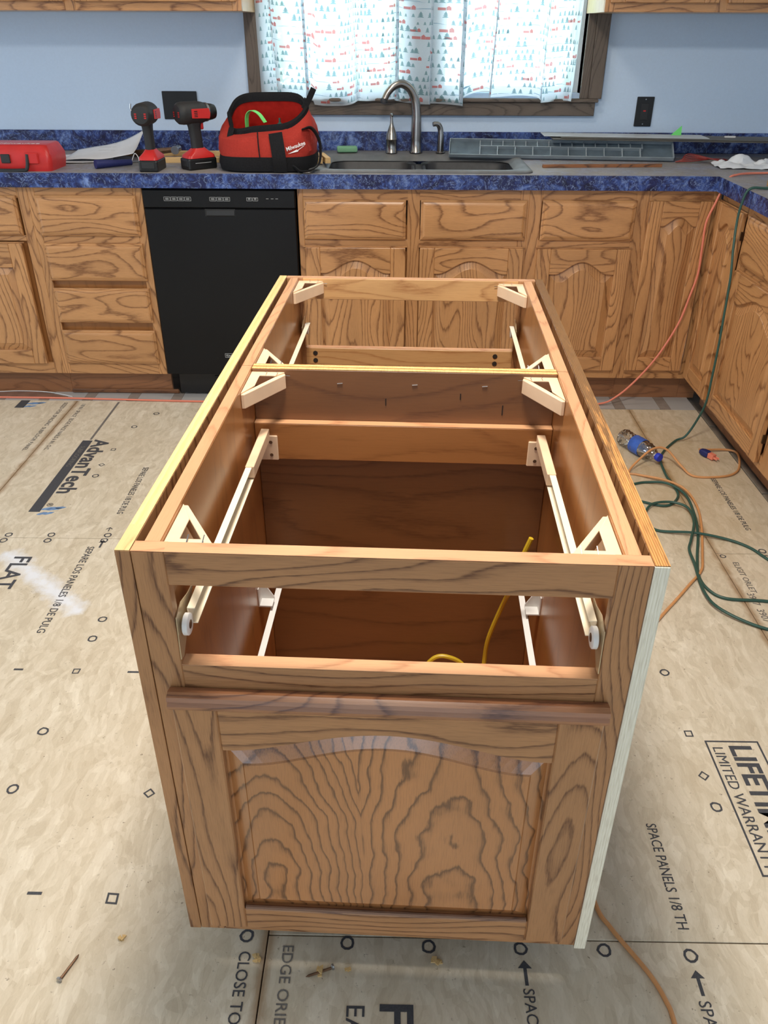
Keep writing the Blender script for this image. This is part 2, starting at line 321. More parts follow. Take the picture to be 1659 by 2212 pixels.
def lettering(txt, mat, size, parent, mw, name='lettering', sx=1.0, bold=0.0, sp=1.0, cent=False):
    c = bpy.data.curves.new('t', 'FONT'); c.body = txt; c.size = size; c.space_character = sp; c.resolution_u = 3; c.offset = bold; c.extrude = .0002
    if cent: c.align_x = 'CENTER'
    t = bpy.data.objects.new('t', c); COL.objects.link(t); bpy.context.view_layer.update()
    me = bpy.data.meshes.new_from_object(t.evaluated_get(bpy.context.evaluated_depsgraph_get())); bpy.data.objects.remove(t)
    me.transform(mw @ Matrix.Diagonal((sx, 1, 1, 1))); me.name = name; me.materials.clear(); me.materials.append(mat)
    o = bpy.data.objects.new(name, me); COL.objects.link(o); o.parent = parent; return o
FZ = -.010      # top of the subfloor
def on_floor(x, y, z=.0007): return Matrix.Translation((x, y, FZ+z)) @ Matrix.Rotation(-PI/2, 4, 'Z')   # reads towards the viewer

# ------------------------------------------------------------------ the room
XR, WY = 2.27, .645
WX0, WX1, WZ0, WZ1 = .44, 1.80, 1.17, 2.12
struct('wall_back', M['wall'], (-2.4, WX0, WY, WY+.12, FZ, 2.44), (WX1, 2.95, WY, WY+.12, FZ, 2.44), (WX0, WX1, WY, WY+.12, FZ, WZ0), (WX0, WX1, WY, WY+.12, WZ1, 2.44))
struct('wall_left', M['wall'], (-2.52, -2.4, -6.6, WY+.12, FZ, 2.44))
struct('wall_right', M['wall'], (2.95, 3.07, -6.6, WY+.12, FZ, 2.44))
struct('wall_front', M['wall'], (-2.4, 2.95, -6.6, -6.5, FZ, 2.44))
struct('ceiling', M['ceil'], (-2.52, 3.07, -6.6, WY+.12, 2.44, 2.54))
# window frame: casing, stool, apron, sashes
wn = struct('window_1', M['casing'], (.348, .405, .618, WY, 1.150, 2.2), (.405, .44, .628, .74, 1.150, 2.15), (1.80, 1.835, .628, .74, 1.150, 2.15), (1.835, 1.892, .618, WY, 1.150, 2.2), bevel=.002)
part('head_casing', M['casing_x'], wn, (.348, 1.892, .618, WY, 2.12, 2.2))
part('window_stool', M['casing_x'], wn, (.348, 1.878, .605, .74, 1.136, 1.150), bevel=.003)
part('apron', M['casing_x'], wn, (.36, 1.868, .620, WY-.0005, 1.082, 1.136), bevel=.002)
part('mullion', M['casing'], wn, (1.045, 1.175, .665, .745, 1.150, 2.12))
for a, b_ in ((.44, 1.045), (1.175, 1.80)):
    part('sash', M['white'], wn, (a, a+.035, .70, .735, 1.15, 2.12), (b_-.035, b_, .70, .735, 1.15, 2.12), (a+.035, b_-.035, .70, .735, 1.15, 1.195), (a+.035, b_-.035, .70, .735, 2.08, 2.12))
    part('pane', M['pane'], wn, (a+.035, b_-.035, .716, .719, 1.195, 2.08), bevel=0)
# outside
MB().box(-8, 10, .80, 14, -.9, -.8).build('ground', M['lawn'], kind='structure')
def tree(x, y, h, r, lab):
    t = empty('garden_tree', (x, y, -.8), label=lab, category='tree', group='trees outside the window')
    MB().tube([(0, 0, 0), (.05, 0, h*.4), (0, .05, h*.8)], .09, rr=(.12, .04)).build('trunk', M['bark'], t, smooth=True)
    m = MB()
    for i in range(900):
        d = Vector((random.gauss(0, 1), random.gauss(0, 1), random.gauss(0, 1))).normalized()*r*random.random()**.4
        c = Vector((0, 0, h*.75))+Vector((d.x, d.y, d.z*1.1)); a = Vector((random.uniform(-1, 1), random.uniform(-1, 1), random.uniform(-1, 1)))*.12; b = Vector((random.uniform(-1, 1), random.uniform(-1, 1), random.uniform(-1, 1)))*.07
        m.add([c-a, c-b, c+a, c+b], [(0, 1, 2, 3)])
    m.build('foliage', M['leaf'], t, kind='stuff')
tree(.35, 4.2, 3.2, 1.0, 'leafy green tree dimly seen through the left curtain')
tree(3.4, 6.4, 3.6, 1.2, 'leafy green tree dimly seen through the right curtain')

# ------------------------------------------------------------------ floor: engineered panels, vinyl strip
fl = struct('floor', M['grout'], (-2.4, 2.95, -6.5, WY, FZ-.06, FZ-.019))
def panel(x0, x1, y0, y1):
    return MB().box(x0+.0012, x1-.0012, y0+.0012, y1-.0012, FZ-.018, FZ).build('subfloor_panel', M['floor'], fl, bevel=.0008)
YS = -.045
pA = panel(-1.62, -.405, -1.9, YS); panel(-1.62, -.405, -4.34, -1.9)
pB = panel(-.405, .785, -1.166, YS); pC = panel(-.405, .785, -3.606, -1.166)
pD = panel(.785, 2.025, -2.487, YS-.04); pE = panel(.785, 2.025, -4.927, -2.487)
pF = panel(2.025, 2.318, -1.212, YS-.04); pG = panel(2.025, 2.318, -3.65, -1.212)
panel(-2.4, -1.62, -3.6, YS); panel(-2.4, -1.62, -6.5, -3.6); panel(-1.62, -.405, -6.5, -4.34); panel(-.405, .785, -6.5, -3.606); panel(.785, 2.025, -6.5, -4.927); panel(2.025, 2.95, -6.5, -3.65)
# vinyl left in front of the base cabinets
x = -2.3; k = 0
while x < 2.31:
    wd = (.150, .046)[k % 2]; x1 = min(x+wd, 2.315)
    y0 = -.045 if x < .8 else -.085
    MB().box(x+.0006, x1-.0006, y0-.004*math.sin(x*9), .06, FZ-.018, FZ+.0012).build(('vinyl_tile', 'vinyl_border_tile')[k % 2], M[('tile', 'border')[k % 2]], fl)
    x = x1; k += 1
# torn strip and plank edge beside the right cabinets
yy = -.085
for j, ln in enumerate((.16, .24, .33, .30, .42, .5, .6)):
    MB().box(2.325, 2.349, yy-ln+.004, yy, FZ-.019, FZ-.004-.002*(j % 2)).build('edge_board', M['grout'], fl, bevel=.002); yy -= ln
MB().prism([(-.82, .034), (-.70, .047), (-.60, .040), (-.52, .012), (-.46, -.012), (-.60, -.012), (-.82, -.010)], FZ+.001, FZ+.004, 'z').build('torn_underlay', M['torn'], fl)

# printed lettering and nail marks on the panels
INK, FA = M['ink'], M['inkfaint']
lettering('AdvanTech', INK, .088, pB, on_floor(-.197, -.442), bold=.0022, sx=1.06, sp=1.03)
lettering('®', INK, .03, pB, on_floor(-.200, -.945))
MB().box(-.246, -.207, -1.004, -.448, FZ, FZ+.0006).build('printed_bar', INK, pB)
lettering('SUBFLOORING', FA, .026, pB, on_floor(-.235, -.50, .0012))
def splash(par, x, y):
    m = MB()
    for i, (dx, dy, l, a) in enumerate(((0, 0, .05, .2), (-.022, .004, .045, .35), (-.03, -.03, .03, .5), (.018, .01, .035, .1), (-.008, -.028, .032, .4))):
        c, s = math.cos(a), math.sin(a)
        m.prism([(x+dx+c*u*l-s*v*.007, y+dy+s*u*l+c*v*.007) for u, v in ((-.6, 0), (-.3, .8), (.2, 1), (.6, .2), (.3, -.8), (-.3, -.9))], FZ, FZ+.0006, 'z')
    m.build('printed_splash', M['blueink'], par)
splash(pB, -.165, -.985)
MB().box(-.655, -.615, -.13, -.05, FZ, FZ+.0006).build('printed_bar', INK, pA); splash(pA, -.575, -.085)
SEP = 'SEPARE LOS PANELES 1/8 DE PULG'
lettering(SEP, INK, .030, pB, on_floor(.060, -.672), sx=.745); lettering('←', INK, .034, pB, on_floor(.055, -1.095))
lettering(SEP, INK, .032, pC, on_floor(.030, -1.215), sx=.88)
lettering(SEP, INK, .026, pF, on_floor(2.172, -.715), sx=.90)
lettering('1/8 IN. SPACE  EDGE FACE NAILS 6 IN. O.C.', FA, .024, pB, on_floor(-.372, -.08), sx=1.0)
lettering('SIZED FOR SPACING  SUBFLOOR PANEL', FA, .024, pA, on_floor(-.455, -.07), sx=1.1)
lettering('FLAT', INK, .078, pC, on_floor(-.178, -1.272), bold=.001); lettering('FLAT', FA, .05, pC, on_floor(-.262, -1.29))
lettering('LIFETIME', INK, .070, pD, on_floor(1.787, -2.012), sx=.98, bold=.0018); lettering('LIMITED WARRANTY', INK, .034, pD, on_floor(1.747, -2.018), sx=1.0)
m = MB(); m.box(1.735, 1.739, -2.352, -2.0, FZ, FZ+.0006); m.box(1.855, 1.859, -2.352, -2.0, FZ, FZ+.0006); m.box(1.739, 1.855, -2.004, -2.0, FZ, FZ+.0006); m.box(1.739, 1.855, -2.352, -2.348, FZ, FZ+.0006)
m.build('printed_frame', INK, pD)
lettering('SPACE PANELS 1/8 TH', INK, .030, pD, on_floor(1.538, -2.232), sx=.80)
lettering('SPACE', INK, .030, pE, on_floor(1.534, -2.590), sx=.9); lettering('SPACE', INK, .028, pE, on_floor(1.238, -2.575), sx=.9)
lettering('CLOSE TOL', INK, .030, pC, on_floor(.738, -2.518), sx=.9); lettering('EDGE ORIENTED', FA, .028, pE, on_floor(.815, -2.505))
lettering('FLAT', INK, .078, pE, on_floor(.993, -2.602), bold=.002); lettering('EAT', INK, .045, pE, on_floor(.935, -2.606))
lettering('ELIGIT ORLET', FA, .026, pG, on_floor(2.06, -1.26)); lettering('3907  3907', FA, .030, pG, on_floor(1.985+.06, -1.42))
def arrow(par, x, y): MB().prism([(x-.012, y), (x, y+.014), (x+.012, y), (x+.003, y), (x+.003, y-.03), (x-.003, y-.03), (x-.003, y)], FZ, FZ+.0006, 'z').build('printed_arrow', INK, par)
arrow(pE, 1.546, -2.552); arrow(pE, 1.246, -2.540); arrow(pC, .068, -1.190)
def mark(par, x, y, shape='o', r=.013):
    n = {'o': 10, 's': 4, 'd': 4}[shape]; o_ = {'o': 0, 's': PI/4, 'd': 0}[shape]; m = MB(); A = []; B = []
    for i in range(n):
        a = 2*PI*i/n+o_; k = random.uniform(.92, 1.08); A.append((x+r*k*math.cos(a), y+r*k*math.sin(a), FZ+.0006)); B.append((x+r*.66*k*math.cos(a), y+r*.66*k*math.sin(a), FZ+.0006))
    m.loft([A, B], cap0=False, cap1=False); m.build('nail_mark', INK, par)
for a in ((pB, -.077, -.314, 'o'), (pB, -.100, -.525, 's'), (pB, -.104, -.655, 'd'), (pB, -.100, -.743, 'o'), (pB, -.02, -.18, 'o'), (pB, -.113, -1.148, 'o'), (pC, -.113, -1.182, 'o'), (pB, -.252, -1.15, 'o'), (pC, -.255, -1.184, 'o'), (pB, .072, -1.146, 'o'), (pC, .070, -1.178, 'o'),
          (pC, .192, -1.794, 's'), (pC, .185, -2.001, 'o'), (pC, .183, -2.169, 'o'), (pC, .483, -2.175, 'd'), (pC, .193, -1.581, 'o'), (pC, .192, -1.665, 'o'), (pC, .478, -2.421, 's', .016), (pC, .746, -2.490, 'o'),
          (pD, 1.705, -1.979, 's'), (pD, 1.700, -2.104, 'd'), (pD, 1.700, -2.188, 'o'), (pD, 1.708, -1.769, 'o'), (pE, 1.546, -2.512, 'o'), (pE, 1.393, -2.505, 'o'), (pE, 1.243, -2.505, 'o'), (pE, 1.077, -2.504, 'o'), (pE, .930, -2.500, 'o'), (pE, 1.70, -2.51, 'o'),
          (pF, 2.178, -1.196, 'o'), (pG, 2.178, -1.232, 'o'), (pG, 2.042, -1.228, 'o', .01)): mark(*a)
for par, x, y, l in ((pC, .326, -2.413, .028), (pC, .041, -1.790, .024), (pC, .340, -1.794, .03)): MB().box(x-l/2, x+l/2, y-.003, y+.003, FZ, FZ+.0006).build('printed_dash', INK, par)
MB().box(-.222, -.213, -.44, -.06, FZ, FZ+.0006).build('printed_line', FA, pB)

# ------------------------------------------------------------------ cabinet joinery
def drawer_front(par, x0, x1, z0, z1, y=0.0, name='drawer_front', t=.019):
    m = MB(); lo = []
    for ins, yy in ((0, 0), (0, -.009), (.004, -.0125), (.0075, -.0125), (.0085, -.0155), (.014, -t+.001), (.0185, -t)):
        lo.append([(x0+ins, y+yy, z0+ins), (x1-ins, y+yy, z0+ins), (x1-ins, y+yy, z1-ins), (x0+ins, y+yy, z1-ins)])
    m.loft(lo); return m.build(name, OAK('x'), par)
def arch(u, A, sh):      # u in 0..1 across the opening; flat shoulders then a cosine rise
    t = max(0.0, min(1.0, (u-sh)/(1-2*sh))); return A*(.5-.5*math.cos(2*PI*t))**.8
def door(par, x0, x1, z0, z1, y=0.0, st=.055, tr=.06, br=.06, A=.035, sh=.12, mats=None, t=.019, name='door', bev=.030, sheen=None, lip=True):
    """frame-and-raised-panel door standing in front of plane y; the panel is the part, stiles and rails its sub-parts"""
    mx, mz, mp = mats or (OAK('x'), OAK('z'), OAK('z'))
    ax0, ax1, az0, azs = x0+st, x1-st, z0+br, z1-tr-A     # opening; azs = shoulder height
    n = 28
    def outline(ins, yy, k=1.0):
        X0, X1, Z0 = ax0+ins, ax1-ins, az0+ins; bot = [(X0+(X1-X0)*i/n, yy, Z0) for i in range(n+1)]
        top = [(X0+(X1-X0)*i/n, yy, azs-ins*k+arch(i/n, A, sh)) for i in range(n, -1, -1)]
        return bot+top
    lo = [outline(-.006, y-.004), outline(-.006, y-.0065), outline(.004, y-.0065), outline(bev, y-t+.003), outline(bev+.002, y-t+.001)]
    m = MB(); m.loft(lo, cap0=True, cap1=False)
    L_ = outline(bev+.002, y-t+.001); k0 = len(m.v); m.v += [tuple(p) for p in L_]
    for i in range(n): m.f.append((k0+i, k0+i+1, k0+2*n-i, k0+2*n+1-i))
    pn = m.build(name, mp, par)
    for a, b in ((x0, x0+st), (x1-st, x1)): part('stile', mz, pn, (a, b, y-t, y-.001, z0, z1), bevel=.0022)
    part('rail', mx, pn, (ax0, ax1, y-t, y-.001, z0, z0+br), bevel=.0022)
    pts = [(ax0, z1), (ax1, z1)]+[(ax0+(ax1-ax0)*i/n, azs+arch(i/n, A, sh)) for i in range(n, -1, -1)]
    MB().prism(pts, y-t, y-.001).build('rail', mx, pn, bevel=.0018)
    if lip:
        m = MB(); m.loft([[(x0-.006, yy, zz), (x1+.006, yy, zz)] [::1]+[(x1+.006, yy, zz+.004), (x0-.006, yy, zz+.004)] for yy, zz in ((y-.001, z1+.0005), (y-.008, z1+.0005))]); m.build('edge_lip', mx, pn)
    return pn
def front(thing, x0, x1, openings, y=0.0, toe=.050, x0s=.035, x1s=.035, top=.876, z0=.10, rails=(), ctop=None):
    """face frame: two stiles, top and bottom rails and given extra rails/stiles, each a board"""
    part('stile', OAK('z'), thing, (x0, x0+x0s, y, y+.019, z0, top)); part('stile', OAK('z'), thing, (x1-x1s, x1, y, y+.019, z0, top))
    part('rail', OAK('x'), thing, (x0+x0s, x1-x1s, y, y+.019, .832, top)); part('rail', OAK('x'), thing, (x0+x0s, x1-x1s, y, y+.019, z0, .150))
    for r in rails: part('rail', OAK('x'), thing, (x0+x0s, x1-x1s, y, y+.019, r[0], r[1]))
    for s in openings: part('stile', OAK('z'), thing, (s[0], s[1], y-.0003, y+.0187, z0+.001, top-.001))
    part('carcass', wood('z', **PLY), thing, (x0+.001, x1-.001, y+.019, .60, z0, ctop or top), bevel=0)
    if toe: part('toe_kick', wood('x', (148, 100, 66), (100, 64, 42), contrast=.6), thing, (x0, x1, y+toe, y+toe+.018, FZ, z0))
def bcab(lab): return empty('base_cabinet', label=lab, category='base cabinet')
c1 = bcab('far left oak base cabinet with one drawer over an arched door')
front(c1, -1.07, -.457, (), rails=((.668, .690),), x1s=.04); drawer_front(c1, -1.04, -.503, .690, .843); door(c1, -1.04, -.516, .150, .660)
c2 = bcab('oak base cabinet with four stacked drawers left of the dishwasher')
front(c2, -.457, -.001, (), rails=((.658, .692), (.508, .542), (.335, .37)), x0s=.03)
for a, b in ((.690, .845), (.511, .660), (.333, .479), (.150, .299)): drawer_front(c2, -.428, -.026, a, b)
part('shoe_molding', wood('x', (120, 78, 48), (78, 48, 30)), c2, (-.457, .03, .036, .050, FZ+.002, FZ+.022), bevel=.005)
c3 = bcab('wide oak sink base cabinet with two false drawer fronts over two arched doors')
front(c3, .611, 1.524, ((1.045, 1.095),), rails=((.655, .682),), x0s=.022, ctop=.735)
for a, b in ((.634, 1.040), (1.098, 1.516)): drawer_front(c3, a, b, .684, .836); door(c3, a, b, .140, .653, A=.052, sh=.06, st=.06, tr=.050)
c4 = bcab('narrow oak base cabinet with one drawer over an arched door right of the sink cabinet')
front(c4, 1.524, 1.981, (), rails=((.655, .684),), x0s=.05, x1s=.04); drawer_front(c4, 1.576, 1.944, .685, .838); door(c4, 1.572, 1.946, .140, .652, A=.05, sh=.1, tr=.05)
c5 = bcab('slim oak corner cabinet with a full-height arched door behind the orange cord')
front(c5, 1.981, 2.27, (), x0s=.02, x1s=.03); door(c5, 1.996, 2.238, .142, .838, A=.035, sh=.06, st=.05, tr=.06)
part('toe_kick', wood('x', (148, 100, 66), (100, 64, 42), contrast=.6), c5, (2.2705, 2.345, .050, .068, FZ, .0995))
# right run: same joinery turned to face -x
def turned(lab): return empty('base_cabinet', (XR, 0, 0), -PI/2, label=lab, category='base cabinet')
# local x runs towards the viewer (-y world), local y towards +x
c6 = turned('right run oak corner cabinet with slim arched door and bronze hinges')
front(c6, .019, .312, (), x0s=.005, x1s=.025, toe=.080); door(c6, .022, .285, .120, .842, A=.035, sh=.06, st=.05, tr=.06)
for z in (.75, .40): MB().box(.286, .294, -.012, .001, z, z+.03).build('hinge', M['brass'], c6)
c7 = turned('right run oak cabinet with drawer over wide arched door, cut by photo edge')
front(c7, .312, .900, (), rails=((.655, .672),), x0s=.02, x1s=.05, toe=.080); drawer_front(c7, .322, .84, .676, .842); door(c7, .322, .84, .122, .652, A=.055, sh=.05, tr=.05)
MB().box(.842, .850, -.012, .001, .20, .23).build('hinge', M['brass'], c7)
c8 = turned('right run oak cabinet nearest the viewer, beyond the photo edge')
front(c8, .900, 1.60, (), rails=((.655, .672),), toe=.080); drawer_front(c8, .93, 1.57, .676, .842); door(c8, .93, 1.57, .122, .652)

# upper cabinets
def upper(x0, x1, lab, splits):
    t = empty('wall_cabinet', label=lab, category='wall cabinet'); z0 = 1.468
    part('carcass', wood('z', light=(206, 168, 120), dark=(176, 130, 84), contrast=.3), t, (x0, x1, .319, WY-.002, z0, 2.2), bevel=.001)
    xs = [x0]+splits+[x1]
    for i, s in enumerate(xs):
        a, b = (s, s+.036) if i == 0 else ((s-.036, s) if i == len(xs)-1 else (s-.02, s+.02)); part('stile', OAK('z'), t, (a, b, .300, .319, z0, 2.2))
    for a, b in zip(xs[:-1], xs[1:]):
        part('rail', OAK('x'), t, (a+.036 if a == x0 else a+.02, b-.036 if b == x1 else b-.02, .300, .319, z0, z0+.04))
        door(t, a+.018, b-.018, z0+.030, 2.17, y=.300)
upper(-1.10, .398, 'oak wall cabinet hanging left of the window', [-.265])
upper(1.790, 2.90, 'oak wall cabinet hanging right of the window', [2.235])

# ------------------------------------------------------------------ countertop
CT = .930
ct = MB(); E_ = .0
ct.box(-1.8, 2.235, -.030, .010, .877, CT); ct.box(-1.8, .70, .010, WY-.001, .877, CT); ct.box(1.50, 2.235, .010, WY-.001, .877, CT); ct.box(.70, 1.50, .50, WY-.001, .877, CT); ct.box(.70, 1.50, .010, .045, .877, CT)
ct.box(2.235, 2.93, -1.60, WY-.001, .877, CT)
ct = ct.build('countertop', M['lam'], label='blue marbled laminate countertop running along the back wall and right cabinets', category='countertop')
tp = MB(); h = .0012
for q in ((-1.8, 2.2365, -.024, .010), (-1.8, .70, .010, WY-.021), (1.50, 2.2365, .010, WY-.021), (.70, 1.50, .50, WY-.021), (.70, 1.50, .010, .045), (2.2365, 2.93, -1.60, WY-.021)): tp.box(q[0], q[1], q[2], q[3], CT, CT+h)
tp.build('worktop_surface', M['lamtop'], ct, label='dusty grey worktop surface')
part('backsplash', M['lam'], ct, (-1.8, 2.93, WY-.020, WY-.001, CT+h, 1.015), bevel=.003)
CZ = CT+h
# sink
sk = empty('kitchen_sink', (0, 0, 0), label='black double-bowl drop-in sink with dusty rim under the window', category='sink')
def rr(x0, x1, y0, y1, r, z, n=6):
    P = []
    for cx, cy, a0 in ((x1-r, y1-r, 0), (x0+r, y1-r, PI/2), (x0+r, y0+r, PI), (x1-r, y0+r, 1.5*PI)):
        for i in range(n+1): a = a0+PI/2*i/n; P.append((cx+r*math.cos(a), cy+r*math.sin(a), z))
    return P
m = MB(); m.loft([rr(.652, 1.532, -.004, .598, .05, CZ), rr(.652, 1.532, -.004, .598, .05, CZ+.005), rr(.658, 1.526, .002, .592, .05, CZ+.010), rr(.676, 1.508, .022, .574, .05, CZ+.010), rr(.700, 1.494, .075, .470, .07, CZ+.004), rr(.722, 1.478, .100, .430, .07, CZ-.012)], cap0=False, cap1=False)
m.build('rim', M['sinkrim'], sk, smooth=True)
m = MB()
for a, b in ((.722, 1.075), (1.110, 1.478)):
    m.loft([rr(a-.006, b+.006, .094, .436, .07, CZ-.012), rr(a, b, .100, .430, .07, CZ-.02), rr(a+.01, b-.01, .11, .42, .07, CZ-.15), rr(a+.05, b-.05, .15, .38, .05, CZ-.18)], cap0=False)
m.build('bowl', M['sink'], sk, smooth=True)
MB().box(1.06, 1.125, .105, .425, CZ-.10, CZ-.022).build('bowl_divider', M['sink'], sk, bevel=.01, seg=2)
for cx in (.90, 1.295): MB().lathe([(.0, -.179), (.042, -.179), (.045, -.176), (.03, -.175), (0, -.177)], (cx, .265, CZ)).build('drain', M['steel'], sk, smooth=True)
DK = CZ+.010
fc = empty('kitchen_faucet', (1.084, .535, DK), label='brushed nickel gooseneck faucet behind the sink', category='faucet')
MB().lathe([(.029, 0), (.029, .004), (.025, .010), (.024, .05), (.023, .10), (.021, .14)]).build('body', M['nickel'], fc, smooth=True)
MB().tube([(0, 0, .135), (-.002, 0, .175), (-.010, -.002, .215), (-.032, -.010, .252), (-.066, -.020, .270), (-.098, -.030, .262), (-.124, -.038, .238), (-.139, -.044, .212)], .016, n=14, rr=(.021, .0135)).build('spout', M['nickel'], fc, smooth=True)
MB().lathe([(.010, 0), (.0145, .002), (.0155, .014), (.014, .020)], (-.141, -.045, .196)).build('spray_tip', M['sink'], fc, smooth=True)
dp = empty('soap_dispenser', (.976, .527, DK), label='brushed nickel soap dispenser left of the faucet', category='soap dispenser')
MB().lathe([(.026, 0), (.026, .002), (.0245, .004), (.0245, .052), (.0255, .054), (.0245, .056), (.022, .075), (.014, .096), (.008, .112), (.006, .130), (.006, .146)]).build('bottle', M['nickel'], dp, smooth=True)
MB().lathe([(.004, 0), (.009, .001), (.009, .009), (.004, .012)], (0, 0, .145)).tube([(0, 0, .150), (.002, -.02, .152), (.003, -.03, .147)], .004).build('nozzle', M['nickel'], dp, smooth=True)
lv = empty('side_handle', (1.192, .53, DK), label='brushed nickel bent lever handle right of the faucet', category='faucet handle')
MB().lathe([(.020, 0), (.020, .003), (.015, .006), (.0145, .055), (.013, .075)]).build('post', M['nickel'], lv, smooth=True)
MB().tube([(0, 0, .07), (-.003, 0, .095), (-.012, -.004, .112), (-.024, -.008, .116), (-.036, -.012, .114)], .012, n=12, rr=(.013, .009)).build('lever', M['nickel'], lv, smooth=True)
MB().box(-.045, .045, -.022, .022, 0, .024).xf(Matrix.Translation((.780, .537, DK)) @ Matrix.Rotation(.12, 4, 'Z')).build('cleaning_sponge', M['sponge'], bevel=.007, seg=2, label='pale green sponge on the back rim of the sink', category='sponge')
MB().lathe([(.012, 0), (.012, .003), (.006, .006), (.006, .024), (.018, .028), (.020, .034), (.012, .040)], (1.325, .575, DK)).build('sink_stopper', M['nickel'], smooth=True, label='small metal stopper knob behind the grey plastic panel', category='stopper')

# ------------------------------------------------------------------ dishwasher
dw = empty('dishwasher', label='black built-in dishwasher between the drawer cabinet and the sink cabinet', category='dishwasher')
part('tub', M['black'], dw, (.008, .602, .02, .59, .11, .872))
part('door_panel', M['dwblack'], dw, (.005, .605, -.020, .019, .108, .242+.558), bevel=.004)
m = MB(); m.box(.005, .605, -.022, .019, .802, .871); m.build('control_panel', M['dwblack'], dw, bevel=.004)
m = MB(); m.box(.245, .365, -.0203, -.012, .772, .7995); m.build('handle_recess', M['black'], dw)
MB().prism([(-.021, .772), (-.026, .776), (-.023, .792), (-.0203, .795)], .252, .362, 'x').build('handle', M['rubber'], dw)
part('kick_plate', M['black'], dw, (.040, .600, .030, .045, FZ+.012, .107), bevel=.002)
part('vent_lip', M['black'], dw, (.20, .36, .026, .031, .075, .085))
def onfront(x, y, z): return Matrix.Translation((x, y, z)) @ Matrix.Rotation(PI/2, 4, 'X')
def keys(x0, x1, n, z0, z1):
    m = MB(); y0, y1 = -.0224, -.0219; w_ = (x1-x0)/n
    for i in range(n):
        a, b = x0+w_*i+.001, x0+w_*(i+1)-.001
        for q in ((a, b, z0, z0+.0012), (a, b, z1-.0012, z1), (a, a+.0012, z0, z1), (b-.0012, b, z0, z1)): m.box(q[0], q[1], y0, y1, q[2], q[3])
        for j in (0, 1): m.box(a+.006, b-.006, y0, y1, z0+.0045+j*.004, z0+.0065+j*.004)
    m.build('button_row', M['silver'], dw)
keys(.088, .197, 4, .829, .844); keys(.268, .350, 3, .829, .844); keys(.413, .460, 2, .830, .843)
m = MB()
for x in (.491, .510, .528): m.box(x, x+.010, -.0224, -.0219, .838, .8395)
m.build('indicator_marks', M['silver'], dw)
m = MB(); X0, X1, Z0, Z1 = .267, .345, .186, .205
for q in ((X0, X1, Z0, Z0+.0015), (X0, X1, Z1-.0015, Z1), (X0, X0+.0015, Z0, Z1), (X1-.0015, X1, Z0, Z1)): m.box(q[0], q[1], -.0206, -.0199, q[2], q[3])
m.build('badge_frame', M['silver'], dw); lettering('KitchenAid', M['silver'], .0135, dw, onfront(.272, -.0204, .191), bold=.0003)

# ------------------------------------------------------------------ wall plates
pl = MB().box(-.042, .112, WY-.006, WY-.0005, 1.060, 1.172).build('blank_wall_plate', M['black'], bevel=.002, label='large black blank plate on the wall behind the drill', category='wall plate')
pl = MB().box(2.055, 2.130, WY-.007, WY-.0005, 1.040, 1.158).build('wall_outlet', M['black'], bevel=.002, label='black wall outlet with a tiny red light right of the window', category='outlet')
part('outlet_face', M['rubber'], pl, (2.076, 2.109, WY-.009, WY-.007, 1.066, 1.132)); part('indicator', M['red'], pl, (2.087, 2.098, WY-.0105, WY-.009, 1.100, 1.105), bevel=0)
for z in (1.050, 1.148): MB().lathe([(.0025, 0), (.0025, .001)], (2.0925, WY-.0081, z), 'y').build('screw', M['steel'], pl)

# ------------------------------------------------------------------ curtain
def cur(u, v):   # u 0..1 across, v 0 top..1 bottom
    ph = u*2*PI*8.5+1.3*math.sin(u*11)+.25*math.sin(v*3+u*5)
    x = .405+u*1.36+.034*math.sin(ph)*min(1, u*12, (1-u)*12)+.012*math.sin(u*23)*v-.02*(1-v)*(.5-u)
    fold = .016*math.cos(ph)+.006*math.sin(u*131+v*2)
    bot = 1.150+.012*math.sin(u*17+1)+.006*math.sin(u*47) + (-.014 if .2 < u < .62 else 0)
    if .66 < u < .73: bot += .022*math.sin((u-.66)/.07*PI)
    if u < .06: bot += .006
    z = 2.0+(bot-2.0)*v
    return Vector((x, .590+fold*(.5+.5*v), z))
nu, nv = 420, 24
def curtain_piece(u0, u1, name, parent=None, **k):
    m = MB(); n = int(nu*(u1-u0)); vs = [cur(u0+(u1-u0)*i/n, j/nv) for j in range(nv+1) for i in range(n+1)]
    m.add(vs, [(j*(n+1)+i, j*(n+1)+i+1, (j+1)*(n+1)+i+1, (j+1)*(n+1)+i) for j in range(nv) for i in range(n)])
    return m.build(name, M['curtain'], parent, smooth=True, **k)
